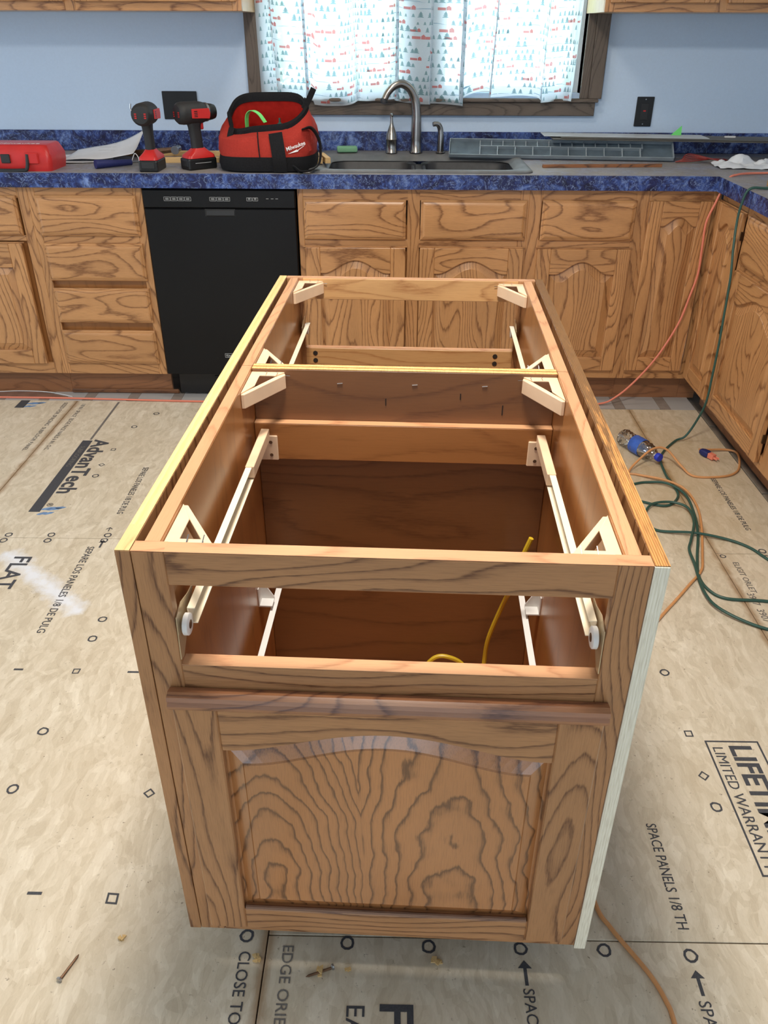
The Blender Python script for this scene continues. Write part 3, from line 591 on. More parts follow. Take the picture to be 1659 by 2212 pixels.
for (u0, u1, lab) in ((0, .53, 'left white cafe curtain printed with red barns and pines'), (.53, 1.0, 'right white cafe curtain printed with red barns and pines')):
    ce = curtain_piece(u0, u1, 'cafe_curtain', label=lab, category='curtain', group='cafe curtains over the sink window')
    mg, mr, mb = MB(), MB(), MB()
    def flat(mm, pts, cu, cv, s):
        P = []
        for a, b in pts:
            q = cur(min(.999, max(.001, cu+a*s/1.375)), min(.999, cv-b*s/.85)); P.append(q+Vector((0, -.0012, 0)))
        mm.add(P, [tuple(range(len(P)))])
    row = 0; v = .30
    while v < 1.0:
        u = u0+.01+(row % 2)*.015
        while u < u1-.01:
            k = random.random(); s = random.uniform(.7, 1.15)
            if k < .66:
                for d in range(random.choice((1, 2, 3))):
                    c_ = u+d*.009; s_ = s*random.uniform(.6, 1.1)
                    for b0, w0 in ((0, .0065), (.007, .005), (.013, .0035)): flat(mg, [(-w0, b0), (w0, b0), (0, b0+.010)], c_, v, s_)
            elif k < .84:
                flat(mr, [(-.009, 0), (.004, 0), (.004, .009), (-.009, .009)], u, v, s); flat(mr, [(.005, 0), (.012, 0), (.012, .010), (.0085, .016), (.005, .010)], u, v, s)
            else:
                flat(mb, [(-.03, 0), (-.01, .006), (.01, .006), (.03, 0), (.01, .0035), (-.01, .0035)], u, v, s)
            u += random.uniform(.016, .030)
        v += .030; row += 1
    mg.build('pine_print', M['print_green'], ce, kind='stuff'); mr.build('barn_print', M['print_red'], ce, kind='stuff'); mb.build('hill_print', M['print_blue'], ce, kind='stuff')
MB().tube([(.36, .592, 2.005), (1.88, .592, 2.005)], .008, sub=1).build('curtain_rod', M['steel'], smooth=True, label='thin metal curtain rod across the window, above the photo', category='curtain rod')

# ------------------------------------------------------------------ tools on the counter
def on_c(x, y, rz, name, **k): return empty(name, (x, y, CZ), rz, **k)
# hard case
cs = on_c(-.47, .085, .0, 'tool_case', label='red hard plastic tool case with black handle at the left end of the counter', category='tool case')
m = MB(); m.loft([rr(-.20, .130, -.085, .085, .02, 0), rr(-.205, .135, -.09, .09, .02, .03), rr(-.205, .135, -.09, .09, .02, .055), rr(-.190, .118, -.075, .085, .02, .088), rr(-.185, .112, -.068, .08, .02, .092)]); m.build('shell', M['red'], cs, smooth=True)
for a in (-.13, .04):
    part('latch', M['red'], cs, (a, a+.05, -.098, -.088, .028, .068), bevel=.003)
part('latch_plate', M['rubber'], cs, (-.055, -.02, -.097, -.090, .030, .062), bevel=.002)
MB().tube([(-.105, -.094, .062), (-.10, -.100, .014), (-.08, -.104, .006), (.02, -.104, .006), (.042, -.100, .014), (.05, -.094, .062)], .007).build('handle', M['rubber'], cs, smooth=True)
lettering('Milwaukee', M['whitep'], .034, cs, Matrix.Translation((-.08, -.035, .0925)), sx=1.1)
# drills
def drill(t, kind):
    part('battery', M['black'], t, (-.037, .037, -.062, .062, .0, .042), bevel=.006, seg=2)
    part('battery_grip', M['rubber'], t, (-.026, .026, -.064, -.060, .012, .036), bevel=.002)
    m = MB(); m.loft([rr(-.037, .037, -.058, .060, .015, .042), rr(-.036, .036, -.055, .058, .015, .052), rr(-.024, .024, -.035, .040, .015, .066), rr(-.018, .018, -.022, .028, .012, .076)]); m.build('foot', M['red'], t, smooth=True)
    m = MB(); m.loft([rr(-.017, .017, -.023, .024, .014, .074), rr(-.0165, .0165, -.024, .022, .014, .11), rr(-.018, .018, -.028, .020, .015, .150), rr(-.020, .020, -.036, .026, .016, .178)]); m.build('grip', M['rubber'], t, smooth=True)
    L_ = .062 if kind == 'driver' else .046
    m = MB(); m.lathe([(.012, -.075), (.030, -.073), (.038, -.064), (.040, -.05), (.040, L_-.03), (.037, L_-.012), (.033, L_)], (0, 0, .200), 'y', 22); m.build('motor_housing', M['rubber'], t, smooth=True)
    for s in (-1, 1):
        m = MB(); m.prism([(-.030, .184), (.045, .180), (.050, .200), (.045, .216), (-.030, .216)], s*.0385, s*.042, 'x'); m.build('side_cover', M['red'], t, bevel=.001)
        for j in range(4): MB().box(min(s*.0419, s*.0425), max(s*.0419, s*.0425), -.020, -.006, .188+j*.006, .191+j*.006).build('vent', M['black'], t)
    for s in (-1, 1):
        for j in range(3): MB().box(s*.018-.004, s*.018+.004, -.0758, -.0735, .188+j*.007, .192+j*.007).build('rear_vent', M['red'], t)
    part('trigger', M['red'], t, (-.008, .008, .020, .034, .140, .172), bevel=.003)
    if kind == 'drill':
        m = MB(); m.lathe([(.034, L_), (.034, L_+.008), (.030, L_+.012)], (0, 0, .200), 'y'); m.build('clutch_ring', M['steel'], t, smooth=True)
        m = MB(); m.lathe([(.029, L_+.012), (.030, L_+.018), (.028, L_+.032), (.025, L_+.042), (.012, L_+.045)], (0, 0, .200), 'y', 24); m.build('chuck', M['black'], t, smooth=True)
        part('label_plate', M['silver'], t, (.0372, .0376, -.035, .035, .024, .026), bevel=0)
    else:
        m = MB(); m.lathe([(.033, L_), (.022, L_+.03), (.010, L_+.035), (.008, L_+.055)], (0, 0, .200), 'y'); m.build('nose', M['steel'], t, smooth=True)
d1 = on_c(.043, .050, -.02, 'impact_driver', label='red and black cordless impact driver seen from behind, left of the two', category='power drill'); drill(d1, 'driver')
MB().tube([(-.040, -.02, .205), (-.050, -.02, .215), (-.048, -.02, .235)], .0025).build('belt_hook', M['steel'], d1)
d2 = on_c(.215, .098, -.85, 'cordless_drill', label='red and black cordless drill with chuck pointing right in front of the wall plate', category='power drill'); drill(d2, 'drill')
# pry knife / tool with blue grip and string
kn = on_c(-.190, .070, .70, 'blue_handled_tool', label='tool with a tapered navy blue grip and white string left of the impact driver', category='hand tool')
m = MB(); m.tube([(0, 0, .017), (.06, 0, .015), (.15, 0, .013)], .016, n=14, rr=(.017, .011)); m.build('grip', M['navy'], kn, smooth=True)
MB().tube([(.150, 0, .012), (.158, -.004, .03), (.166, -.01, .045), (.170, -.03, .03), (.166, -.04, .004), (.172, -.045, .0025), (.180, -.03, .020)], .0016).build('string', M['white'], kn, smooth=True)
MB().tube([(.15, 0, .013), (.19, .0, .010)], .004, sub=1).build('shank', M['steel'], kn)
# papers
def sheet(name, cx, cy, w_, d_, rz, z, curl, lab, grp, mat='paper', seed=1, amp=.01, tilt=0):
    m = MB(); n = 14
    for j in range(n+1):
        for i in range(n+1):
            a, b = i/n-.5, j/n-.5; x, y = a*w_, b*d_
            m.v.append((x, y, z+curl*max(0, a+.1)**2*2+amp*(.5+.5*noise.noise(Vector((x*9+seed*7, y*9, seed)))) + amp*max(0, b)*1.5 + tilt*(a+.5)**1.3*(b+.5)))
    m.f += [(j*(n+1)+i, j*(n+1)+i+1, (j+1)*(n+1)+i+1, (j+1)*(n+1)+i) for j in range(n) for i in range(n)]
    o = m.build(name, M[mat], smooth=True, label=lab, category='paper'); o.location = (cx, cy, CZ); o.rotation_euler = (0, 0, rz)
    s = o.modifiers.new('thick', 'SOLIDIFY'); s.thickness = .0004
    if grp: o['group'] = grp
    return o
sheet('paper_sheet', -.335, .33, .26, .24, .25, .002, 0, 'flat white paper lying beside the red case, lowest of the papers', 'papers left of the drills', seed=1, amp=.004)
sh = sheet('paper_sheet', -.245, .37, .30, .26, .06, .008, .03, 'curled white printed paper rising behind the navy tool grip', 'papers left of the drills', seed=3, amp=.010, tilt=.055)
for j in range(3): lettering('________ ___', M['inkfaint'], .012, sh, Matrix.Translation((-.02, -.02+j*.03, .034+.01*j)))
# timber strip and hammer
o = MB().box(-.15, .13, -.014, .014, 0, .020).xf(Matrix.Rotation(.08, 4, 'Z')).build('timber_strip', M['pine'], bevel=.001, label='bare pine strip lying behind the two drills', category='timber'); o.location = (.155, .265, CZ)
o = MB().box(-.35, .35, -.02, .02, 0, .018).build('timber_batten', M['pine'], bevel=.001, label='long pine batten on the counter against the backsplash', category='timber'); o.location = (.06, .475, CZ)
hm = on_c(.070, .33, 0, 'claw_hammer', label='old hammer with round steel face lying behind the drills', category='hammer')
MB().lathe([(.0, -.02), (.016, -.02), (.017, -.012), (.012, -.006), (.011, .03), (.013, .05)], (0, 0, .040), 'y').build('head', M['steel'], hm, smooth=True)
MB().tube([(0, .02, .040), (-.08, .04, .030), (-.20, .07, .016)], .010, rr=(.010, .014)).build('handle', M['rust'], hm, smooth=True)
MB().tube([(0, .05, .040), (-.01, .08, .040), (-.03, .11, .024)], .008, rr=(.010, .004)).build('claw', M['rust'], hm, smooth=True)
for i, (x, y, r_) in enumerate(((.722, .19, 1.75), (.752, .20, 1.82))):
    o = MB().box(-.02, .14, -.011, .011, 0, .022).build('timber_offcut', M['pine'], bevel=.001, label=('pale square timber offcut beside the tool bag, nearer the bag', 'pale square timber offcut beside the tool bag, nearer the sink bowl')[i], category='timber', group='timber offcuts by the bag'); o.location = (x-.035, y, DK); o.rotation_euler = (0, 0, r_)

# tool bag
bag = on_c(.492, .150, 0, 'tool_bag', label='open red canvas tool bag with black base and handles left of the sink', category='tool bag')
NB = 56
def bl(z, sx, sy, ox=0, oy=0, r=.09, wob=0.0, sd=0):
    P = []
    for i in range(NB):
        a = 2*PI*i/NB; c, s = math.cos(a), math.sin(a); e = .62
        x = sx*math.copysign(abs(c)**e, c); y = sy*math.copysign(abs(s)**e, s)
        k = 1+wob*noise.noise(Vector((c*1.7+sd, s*1.7, z*14)))
        P.append((x*k+ox, y*k+oy, z))
    return P
def rim(k, inset=0.0):     # mouth of the bag: low front lip, high back lip
    P = []
    for i in range(NB):
        a = 2*PI*i/NB; c, s = math.cos(a), math.sin(a); e = .5
        x = (.150-inset)*math.copysign(abs(c)**.45, c); y = (.085-inset)*math.copysign(abs(s)**e, s)
        z = .192+(.052*s if s > 0 else .050*s+.034*c)+.006*c
        if s < 0: x += .012
        P.append((x+.0, y-.004, z+k))
    return P
m = MB(); R = rim(0)
def mixl(A, B, t, wob=0): return [tuple(a*(1-t)+b*t for a, b in zip(p, q)) for p, q in zip(A, B)]
mid = bl(.115, .192, .150, .0, 0, wob=.10, sd=3)
loops = [bl(.050, .186, .165, 0, 0, wob=.03), bl(.075, .190, .163, 0, 0, wob=.05, sd=1), mid]
top = [p for p in R]
for t in (.25, .5, .75):
    l = mixl(mid, top, t); l = [(x*(1+.05*math.sin(t*PI)), y*(1+.10*math.sin(t*PI)), z+.006*noise.noise(Vector((x*25, y*25, 5)))) for x, y, z in l]; loops.append(l)
loops.append(top)
m.loft(loops, cap0=True, cap1=False); m.build('red_body', M['fabric_red'], bag, smooth=True)
m = MB(); m.loft([rim(-.001, .004), mixl(rim(-.03, .012), mid, .3), [(x*.9, y*.9, .09) for x, y, z in mid]], cap0=False); m.build('lining', M['lining'], bag, smooth=True)
m = MB(); m.loft([bl(0, .172, .150, wob=.02), bl(.006, .188, .165, wob=.03), bl(.030, .194, .170, wob=.03), bl(.056, .190, .168, wob=.04)]); m.build('base_band', M['fabric_black'], bag, smooth=True)
m = MB()
Rv = [Vector(p) for p in rim(.004)]
m2 = MB(); lo = []
for i in range(NB+1):
    p = Rv[i % NB]; t = (Rv[(i+1) % NB]-Rv[i-1]).normalized(); up = Vector((0, 0, 1)); sd = t.cross(up).normalized()
    lo.append([p+sd*.006*a+up*.016*b for a, b in ((-1, -1), (1, -1), (1.2, .4), (0, 1), (-1.2, .4))])
m2.loft(lo, cap0=False, cap1=False); m2.build('zip_frame', M['fabric_black'], bag, smooth=True)
def strap(name, pts, wd, mat=M['fabric_black'], par=bag, th=.004, wdir=(1, 0, 0)):
    m = MB(); P = [Vector(p) for p in pts]; Q = []; E = [2*P[0]-P[1]]+P+[2*P[-1]-P[-2]]
    for i in range(1, len(E)-2):
        a, b, c, d = E[i-1:i+3]
        for k in range(5): t = k/5; Q.append(.5*((2*b)+(c-a)*t+(2*a-5*b+4*c-d)*t*t+(3*b-a-3*c+d)*t**3))
    Q.append(P[-1]); lo = []
    for i, p in enumerate(Q):
        t = (Q[min(i+1, len(Q)-1)]-Q[max(i-1, 0)]).normalized(); w2 = Vector(wdir); w2 = (w2-t*w2.dot(t)).normalized(); n_ = t.cross(w2)
        lo.append([p-w2*wd/2-n_*th/2, p+w2*wd/2-n_*th/2, p+w2*wd/2+n_*th/2, p-w2*wd/2+n_*th/2])
    m.loft(lo); return m.build(name, mat, par, smooth=True)
strap('webbing_strap', [(.062, -.166, .004), (.061, -.178, .05), (.056, -.168, .09), (.050, -.152, .122), (.046, -.138, .138)], .052)
strap('carry_handle', [(.115, -.160, .020), (.150, -.178, .008), (.205, -.150, .025), (.215, -.120, .08), (.205, -.115, .125), (.178, -.110, .155), (.145, -.118, .148)], .034, wdir=(.3, -1, .3))
strap('zip_tail', [(-.128, -.085, .150), (-.135, -.100, .12), (-.130, -.125, .085)], .022, wdir=(1, 0, 0))
strap('zip_tail', [(.150, -.060, .215), (.172, -.050, .250), (.190, -.045, .285)], .022, wdir=(1, .4, 0))
strap('seam_piping', [(-.015, -.165, .055), (-.018, -.160, .10), (-.022, -.135, .142)], .004)
strap('green_strap', [(-.085, .010, .140), (-.080, .0, .185), (-.06, -.01, .205), (-.03, -.02, .195), (-.005, -.03, .165)], .020, M['green_tape'], th=.002, wdir=(.5, .8, 0))
MB().lathe([(.010, 0), (.010, .03), (.004, .035), (.004, .05)], (.05, -.02, .13)).build('screwdriver_handle', M['green'], bag, smooth=True)
Rb = Matrix.Translation((.090, -.1600, .078)) @ Matrix.Rotation(.28, 4, 'Z') @ Matrix.Rotation(-.30, 4, 'Y') @ Matrix.Rotation(PI/2-.2, 4, 'X')
lettering('Milwaukee', M['whitep'], .020, bag, Matrix.Translation((0, -.006, 0)) @ Rb, sx=.9, bold=.0003)
m = MB(); m.add([(0, -.010, 0), (.040, -.006, 0), (.036, -.010, 0), (.074, -.001, 0), (.068, -.004, 0), (.040, -.014, 0), (.044, -.010, 0)], [(0, 1, 2, 5), (2, 3, 4, 6, 5)]); m.xf(Matrix.Translation((0, -.006, 0)) @ Rb); m.build('bolt_emblem', M['whitep'], bag)

# ------------------------------------------------------------------ right end of the counter
gp = empty('ribbed_plastic_panel', (1.225, .43, CZ), -.085, label='long grey ribbed plastic grille panel propped behind the sink end', category='plastic panel')
def slope(m): return m.xf(Matrix.Rotation(.62, 4, 'X'))
Lp, Dp = .945, .095
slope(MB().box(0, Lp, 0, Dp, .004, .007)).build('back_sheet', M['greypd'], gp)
for q in ((0, Lp, 0, .003), (0, Lp, Dp-.003, Dp), (.13, Lp-.13, .052, .055)): slope(MB().box(q[0], q[1], q[2], q[3], .0072, .022)).build('frame_rail', M['greyp'], gp)
for x in (0, Lp-.003): slope(MB().box(x, x+.003, .003, Dp-.003, .0072, .024)).build('end_wall', M['greyp'], gp)
for i in range(10): x = .13+i*.075; slope(MB().box(x, x+.004, .004, .0515, .0072, .021)).build('rib', M['greyp'], gp)
for i in range(15): x = .13+i*.049; slope(MB().box(x, x+.0035, .0555, Dp-.0035, .0072, .016)).build('rib', M['greyp'], gp)
o = MB().box(0, .49, -.009, .009, 0, .012).build('wooden_stick', wood('x', (150, 96, 58), (70, 48, 34)), bevel=.001, label='thin stained wooden stick in front of the grey ribbed panel', category='timber'); o.location = (1.59, .170, CZ); o.rotation_euler = (0, 0, .08)
def board(name, x, y, z, L_, D_, t, rz, ry, mat, lab):
    o = MB().box(0, L_, 0, D_, 0, t).build(name, M[mat], bevel=.0008, label=lab, category='sheet', group='sheets stacked on the grey panel'); o.location = (x, y, z); o.rotation_euler = (0, ry, rz); return o
board('thin_sheet', 1.66, .40, 1.0100, 1.10, .17, .003, -.03, .008, 'sheetd', 'dark thin sheet at the bottom of the stack on the grey panel')
board('thin_sheet', 1.70, .42, 1.0135, 1.15, .16, .003, -.03, .008, 'sheetd', 'grey-brown thin sheet in the middle of the stack on the grey panel')
board('thin_sheet', 1.63, .45, 1.0175, .70, .13, .003, -.03, .008, 'sheetw', 'pale thin sheet topping the stack behind the grey panel')
MB().prism([(0, 0), (.045, 0), (.042, .038)], 0, .002, 'y').xf(Matrix.Translation((2.195, .535, 1.0158))).build('green_tape_flag', M['green_tape'], label='bright green triangle of tape standing on the stacked sheets', category='tape')
MB().box(0, .045, 0, .012, 0, .006).xf(Matrix.Translation((2.42, .50, 1.0105))).build('white_tag', M['white'], label='tiny white tag on the stacked sheets', category='tag')
# crumpled white plastic, red wire, wood block
def crumple(cx, cy, w_, d_, hgt, rz, sd, lab):
    m = MB(); n = 22
    for j in range(n+1):
        for i in range(n+1):
            a, b = i/n-.5, j/n-.5; p = Vector((a*w_*14+sd, b*d_*14, sd)); e = max(0, 1-(2*max(abs(a), abs(b)))**4)
            h_ = abs(noise.noise(p))*hgt*1.4+abs(noise.noise(p*2.3))*hgt*.5
            m.v.append((a*w_+.01*noise.noise(p+Vector((9, 0, 0))), b*d_+.01*noise.noise(p+Vector((0, 9, 0))), h_*(.35+.65*e)+.001))
    m.f += [(j*(n+1)+i, j*(n+1)+i+1, (j+1)*(n+1)+i+1, (j+1)*(n+1)+i) for j in range(n) for i in range(n)]
    o = m.build('crumpled_paper', M['paper'], smooth=True, label=lab, category='paper'); o.location = (cx, cy, CZ); o.rotation_euler = (0, 0, rz)
crumple(2.43, .22, .26, .16, .035, -.1, 2.3, 'crumpled white paper heap behind the orange cord on the counter')
crumple(2.66, .19, .22, .18, .05, .3, 5.1, 'crumpled white paper heap at the right photo edge of the counter')
wr = MB()
for j in range(5): wr.tube([(2.17+.01*j, .33+.012*j, CZ+.004), (2.24, .30+.02*j, CZ+.012+.004*j), (2.33, .33-.01*j, CZ+.016), (2.40, .37+.01*j, CZ+.006)], .0025, n=6)
wr.build('red_wire_bundle', M['redwire'], smooth=True, label='tangle of dark red wires under the stacked sheets', category='wire')
MB().box(2.33, 2.55, -.32, -.24, CZ, CZ+.022).build('wood_block', wood('x', (160, 122, 70), (120, 84, 44)), bevel=.001, label='short tan wood block on the right counter behind the green cord', category='timber')

# ------------------------------------------------------------------ cords
def cord(name, pts, r, mat, lab, cat='extension cord', **k): return MB().tube(pts, r, n=8, sub=7).build(name, M[mat], smooth=True, label=lab, category=cat, **k)
cord('extension_cord', [(2.75, .08, CZ+.006), (2.45, .02, CZ+.006), (2.36, .0, CZ+.007), (2.30, -.03, CZ+.006), (2.262, -.046, .922), (2.233, -.045, .835), (2.213, -.045, .765), (2.216, -.045, .678), (2.221, -.045, .569), (2.206, -.045, .475), (2.181, -.045, .359), (2.119, -.045, .217), (2.04, -.045, .101), (1.97, -.046, .030), (1.904, -.05, .0), (1.75, -.05, -.0045), (1.2, -.055, -.0045), (.7, -.055, -.0045), (.169, -.055, -.0045), (-.133, -.045, -.0045), (-.447, -.034, -.004), (-.762, -.030, -.004), (-1.3, -.03, -.004)], .0042, 'orange', 'bright orange extension cord hanging off the counter corner and running along the vinyl strip')
cord('extension_cord', [(2.70, -.30, CZ+.005), (2.45, -.33, CZ+.005), (2.30, -.335, CZ+.006), (2.235, -.336, .935), (2.219, -.334, .886), (2.215, -.337, .824), (2.213, -.362, .733), (2.215, -.388, .641), (2.217, -.400, .508), (2.218, -.411, .387), (2.217, -.417, .279), (2.215, -.419, .166), (2.20, -.400, .075), (2.17, -.40, .012), (2.13, -.410, -.004), (2.052, -.513, -.005), (2.023, -.592, -.005), (2.012, -.704, -.005), (2.017, -.775, -.005), (2.009, -.860, -.005), (1.95, -.925, -.005), (1.869, -.895, -.005), (1.80, -.85, -.005), (1.80, -.79, -.005), (1.873, -.771, -.005), (1.922, -.756, -.005), (1.991, -.779, .004), (2.033, -.859, .004), (2.026, -.986, .0), (2.002, -1.104, -.004), (1.957, -1.24, -.005), (1.93, -1.34, -.005), (1.935, -1.411, -.005), (1.974, -1.455, -.005), (2.088, -1.466, -.005), (2.2, -1.50, -.005), (2.26, -1.56, -.005), (2.18, -1.62, -.005), (2.039, -1.593, -.005), (1.938, -1.521, .003), (1.914, -1.434, .004), (1.931, -1.291, .004), (1.938, -1.214, .005), (1.96, -1.16, .006), (2.005, -1.046, .006), (2.012, -.955, .006), (1.968, -.916, .005), (1.901, -.926, .003), (1.862, -.974, -.004), (1.835, -1.02, -.005), (1.857, -1.064, -.005), (1.887, -1.092, -.004), (1.987, -1.113, .004), (2.083, -1.138, -.003), (2.141, -1.183, -.005), (2.173, -1.248, -.005), (2.25, -1.40, -.005)], .0045, 'green', 'dark green extension cord dropping from the right counter into loops on the floor')
tc_ = cord('extension_cord', [(2.195, -.500, .004), (2.229, -.498, .002), (2.309, -.487, -.003), (2.340, -.515, -.004), (2.317, -.605, -.005), (2.279, -.673, -.005), (2.215, -.707, -.005), (2.114, -.706, -.005), (2.082, -.645, .006), (2.036, -.590, .046), (1.985, -.592, .050), (1.925, -.630, .022), (1.878, -.682, -.004), (1.911, -.699, -.005), (1.997, -.758, .004), (2.044, -.826, .004), (2.054, -.923, -.003), (2.031, -1.046, -.004), (1.973, -1.24, -.004), (1.945, -1.316, -.004), (1.887, -1.389, -.005), (1.822, -1.469, -.005), (1.767, -1.535, -.005), (1.62, -1.72, -.005), (1.45, -2.0, -.005), (1.385, -2.25, -.005), (1.394, -2.414, -.005), (1.413, -2.465, -.005), (1.443, -2.516, -.005), (1.465, -2.556, -.005), (1.478, -2.595, -.005), (1.482, -2.634, -.005), (1.48, -2.8, -.005)], .0042, 'tan', 'faded tan-orange extension cord with a plug, snaking past the bottle and along the island')
m = MB(); m.loft([rr(-.011, .011, -.009, .009, .006, 0), rr(-.014, .014, -.011, .011, .006, .012), rr(-.014, .014, -.012, .012, .005, .030), rr(-.012, .012, -.010, .010, .004, .040)]); m.xf(Matrix.Translation((2.200, -.512, .004)) @ Matrix.Rotation(PI/2, 4, 'X') @ Matrix.Rotation(.5, 4, 'Y')); m.build('plug_collar', M['navy'], tc_, smooth=True)
m = MB(); m.box(-.010, .010, -.010, .010, .040, .066); m.box(-.007, -.005, -.004, .004, .066, .084); m.box(.005, .007, -.004, .004, .066, .084); m.xf(Matrix.Translation((2.200, -.512, .004)) @ Matrix.Rotation(PI/2, 4, 'X') @ Matrix.Rotation(.5, 4, 'Y')); m.build('plug', M['orange'], tc_, bevel=.001)
cord('white_wire', [(-.95, .03, FZ+.006), (-.80, .034, FZ+.006), (-.703, .043, FZ+.0065), (-.58, .036, FZ+.0065), (-.498, .010, FZ+.006), (-.44, -.012, FZ+.004)], .0018, 'white', 'thin white wire lying along the torn floor strip at left', 'wire')

# ------------------------------------------------------------------ bottle
bt = empty('water_bottle', (1.958, -.522, FZ), 0, label='crushed clear plastic water bottle with blue label and cap lying on the floor', category='bottle')
Rm = Matrix.Translation((0, 0, .034)) @ Matrix.Rotation(-1.10, 4, 'Z') @ Matrix.Rotation(PI/2, 4, 'Y')
prof = [(.004, -.105), (.026, -.105), (.032, -.100), (.0335, -.09), (.031, -.08), (.0335, -.07), (.031, -.06), (.033, -.05), (.030, -.035), (.0335, -.02), (.033, .02), (.031, .035), (.033, .045), (.028, .062), (.018, .078), (.0125, .088), (.0125, .096)]
m = MB(); lo = []
for r_, h_ in prof: lo.append([(r_*math.cos(2*PI*i/28)*(1+.10*noise.noise(Vector((math.cos(2*PI*i/28)*2, math.sin(2*PI*i/28)*2, h_*30)))), r_*math.sin(2*PI*i/28)*(1+.10*noise.noise(Vector((math.cos(2*PI*i/28)*2, 5, h_*30)))), h_) for i in range(28)])
m.loft(lo, cap1=False); m.xf(Rm); o = m.build('bottle_body', M['bottle'], bt, smooth=True)
m = MB(); m.lathe([(.0345, -.034), (.0350, -.030), (.0350, .015), (.0345, .018)], n=28); m.f = [f for f in m.f if len(f) == 4]; m.xf(Rm); m.build('paper_label', M['bluelabel'], bt, smooth=True)
MB().lathe([(.015, .092), (.0155, .094), (.0155, .107), (.014, .109)], n=24).xf(Rm).build('cap', M['cap'], bt, smooth=True)

# ------------------------------------------------------------------ floor debris
def screw(x, y, rz, lab):
    t = empty('loose_screw', (x, y, FZ), rz, label=lab, category='screw')
    MB().lathe([(.0005, -.001), (.0022, .004), (.0025, .045)], (0, 0, .0028), 'x', 8).build('shank', M['rust'], t); MB().lathe([(.0025, .045), (.0052, .047), (.0052, .050), (.002, .051)], (0, 0, .0052), 'x', 10).build('head', M['steel'], t)
screw(.452, -2.532, -1.95, 'loose rusty screw with shiny head on the floor at the bottom left')
screw(.862, -2.563, .35, 'thin loose screw on the shaded floor below the island')
def shaving(i, x, y, s, lab):
    m = MB()
    for k in range(5):
        c = Vector((random.uniform(-1, 1)*s*.5, random.uniform(-1, 1)*s*.5, s*.12*k)); a = random.uniform(0, 6)
        m.prism([(c.x+math.cos(a+t)*s*r_, c.y+math.sin(a+t)*s*r_) for t, r_ in ((0, .5), (1.2, .3), (2.4, .5), (3.6, .28), (4.8, .45))], c.z, c.z+s*.2, 'z')
    o = m.build('wood_shaving', M['shaving'], label=lab, category='wood chip'); o.location = (x, y, FZ)
shaving(0, 1.090, -2.537, .013, 'brown clump of wood shavings under the middle of the island front')
shaving(1, .885, -2.553, .012, 'pale clump of wood shavings beside the thin screw')
shaving(2, .772, -2.532, .011, 'small wood shaving on the seam at the island left corner')
shaving(3, .935, -2.548, .009, 'tiny wood shaving between the two clumps below the island')
shaving(4, .520, -2.50, .009, 'small yellow wood shaving on the bright floor above the rusty screw')

# ------------------------------------------------------------------ the island
isl = empty('kitchen_island', (.668, -2.5435, 0), -.0316, label='long open-topped oak kitchen island carcass of two cabinets back to back', category='kitchen island')
IZ, IB, T = .869, .102, .019
ix, iz_ = wood('x', **ISL), wood('z', **ISL); rx, ry_ = wood('x', **RAW), wood('y', **RAW); px, py, pz = wood('x', **PLY), wood('y', **PLY), wood('z', **PLY)
def bd(name, mat, *b, **k): return part(name, mat, isl, *b, **k)
def cap(par, ax, x0, x1, y0, y1, z=IZ):    # bare sawn top edge of a board
    part('sawn_edge', rx if ax == 'x' else ry_, par, (x0, x1, y0, y1, z, z+.0008), bevel=0)
# near face frame
s1 = bd('stile', iz_, (.0195, .060, 0, T, IB, IZ), label='left front stile'); cap(s1, 'x', .0195, .060, .0005, T+.004)
s2 = bd('stile', iz_, (.605, .6465, 0, T, IB, IZ), label='right front stile'); cap(s2, 'x', .605, .6465, .0005, T+.004)
r1 = bd('rail', ix, (.060, .605, 0, T+.004, .820, IZ), label='top front rail'); cap(r1, 'x', .060, .605, .0005, T+.0035)
r2 = bd('rail', ix, (.060, .605, 0, T+.004, .637, .690), label='middle front rail'); cap(r2, 'x', .060, .605, .0005, T+.0035, .690)
bd('rail', ix, (.060, .605, 0, T, IB, .150))
# far face frame
a = bd('stile', iz_, (.0195, .060, 1.249, 1.268, IB, IZ)); cap(a, 'x', .0195, .060, 1.25, 1.2675)
a = bd('stile', iz_, (.605, .6465, 1.249, 1.268, IB, IZ)); cap(a, 'x', .605, .6465, 1.25, 1.2675)
lx_ = wood('x', light=(206, 160, 106), dark=(160, 108, 62), contrast=.7, rough=.5)
a = bd('rail', lx_, (.060, .605, 1.249, 1.268, .816, IZ)); cap(a, 'x', .060, .605, 1.25, 1.2675)
a = bd('rail', lx_, (.060, .605, 1.249, 1.268, .640, .686)); cap(a, 'x', .060, .605, 1.25, 1.2675, .686)
bd('rail', ix, (.060, .605, 1.249, 1.268, IB, .150))
for x in (.085, .56):
    for z in (.652, .672): MB().lathe([(.0065, 0), (.004, .0015)], (x, 1.2476, z), 'y', 8).build('pocket_hole', M['dark'], isl)
# outer plywood sheets
a = bd('left_plywood_panel', wood('z', **ISL), (0, .0187, .003, 1.266, IB-.001, IZ+.0005)); part('sawn_edge', M['leftply'], a, (.0003, .0184, .060, 1.2655, IZ+.0005, IZ+.0014), bevel=0); part('sawn_edge', M['pine_y'], a, (.0003, .0184, .0005, .060, IZ+.0005, IZ+.0014), bevel=0, label='older darker end of the left plywood edge')
part('edge_band', iz_, a, (0, .0187, 0, .003, IB-.001, IZ+.0005), bevel=.0006)
a = bd('right_plywood_panel', wood('z', **ISL), (.647, .6655, .003, 1.266, IB-.008, IZ+.0005)); part('sawn_edge', M['rightply'], a, (.6472, .6652, .0005, 1.2655, IZ+.0005, IZ+.0016), bevel=0, label='worn laminated top edge'); part('edge_band', M['whiteply'], a, (.647, .6655, -.0005, .003, IB-.008, IZ+.0003), bevel=.0008, label='whitish raw front edge of the right plywood')
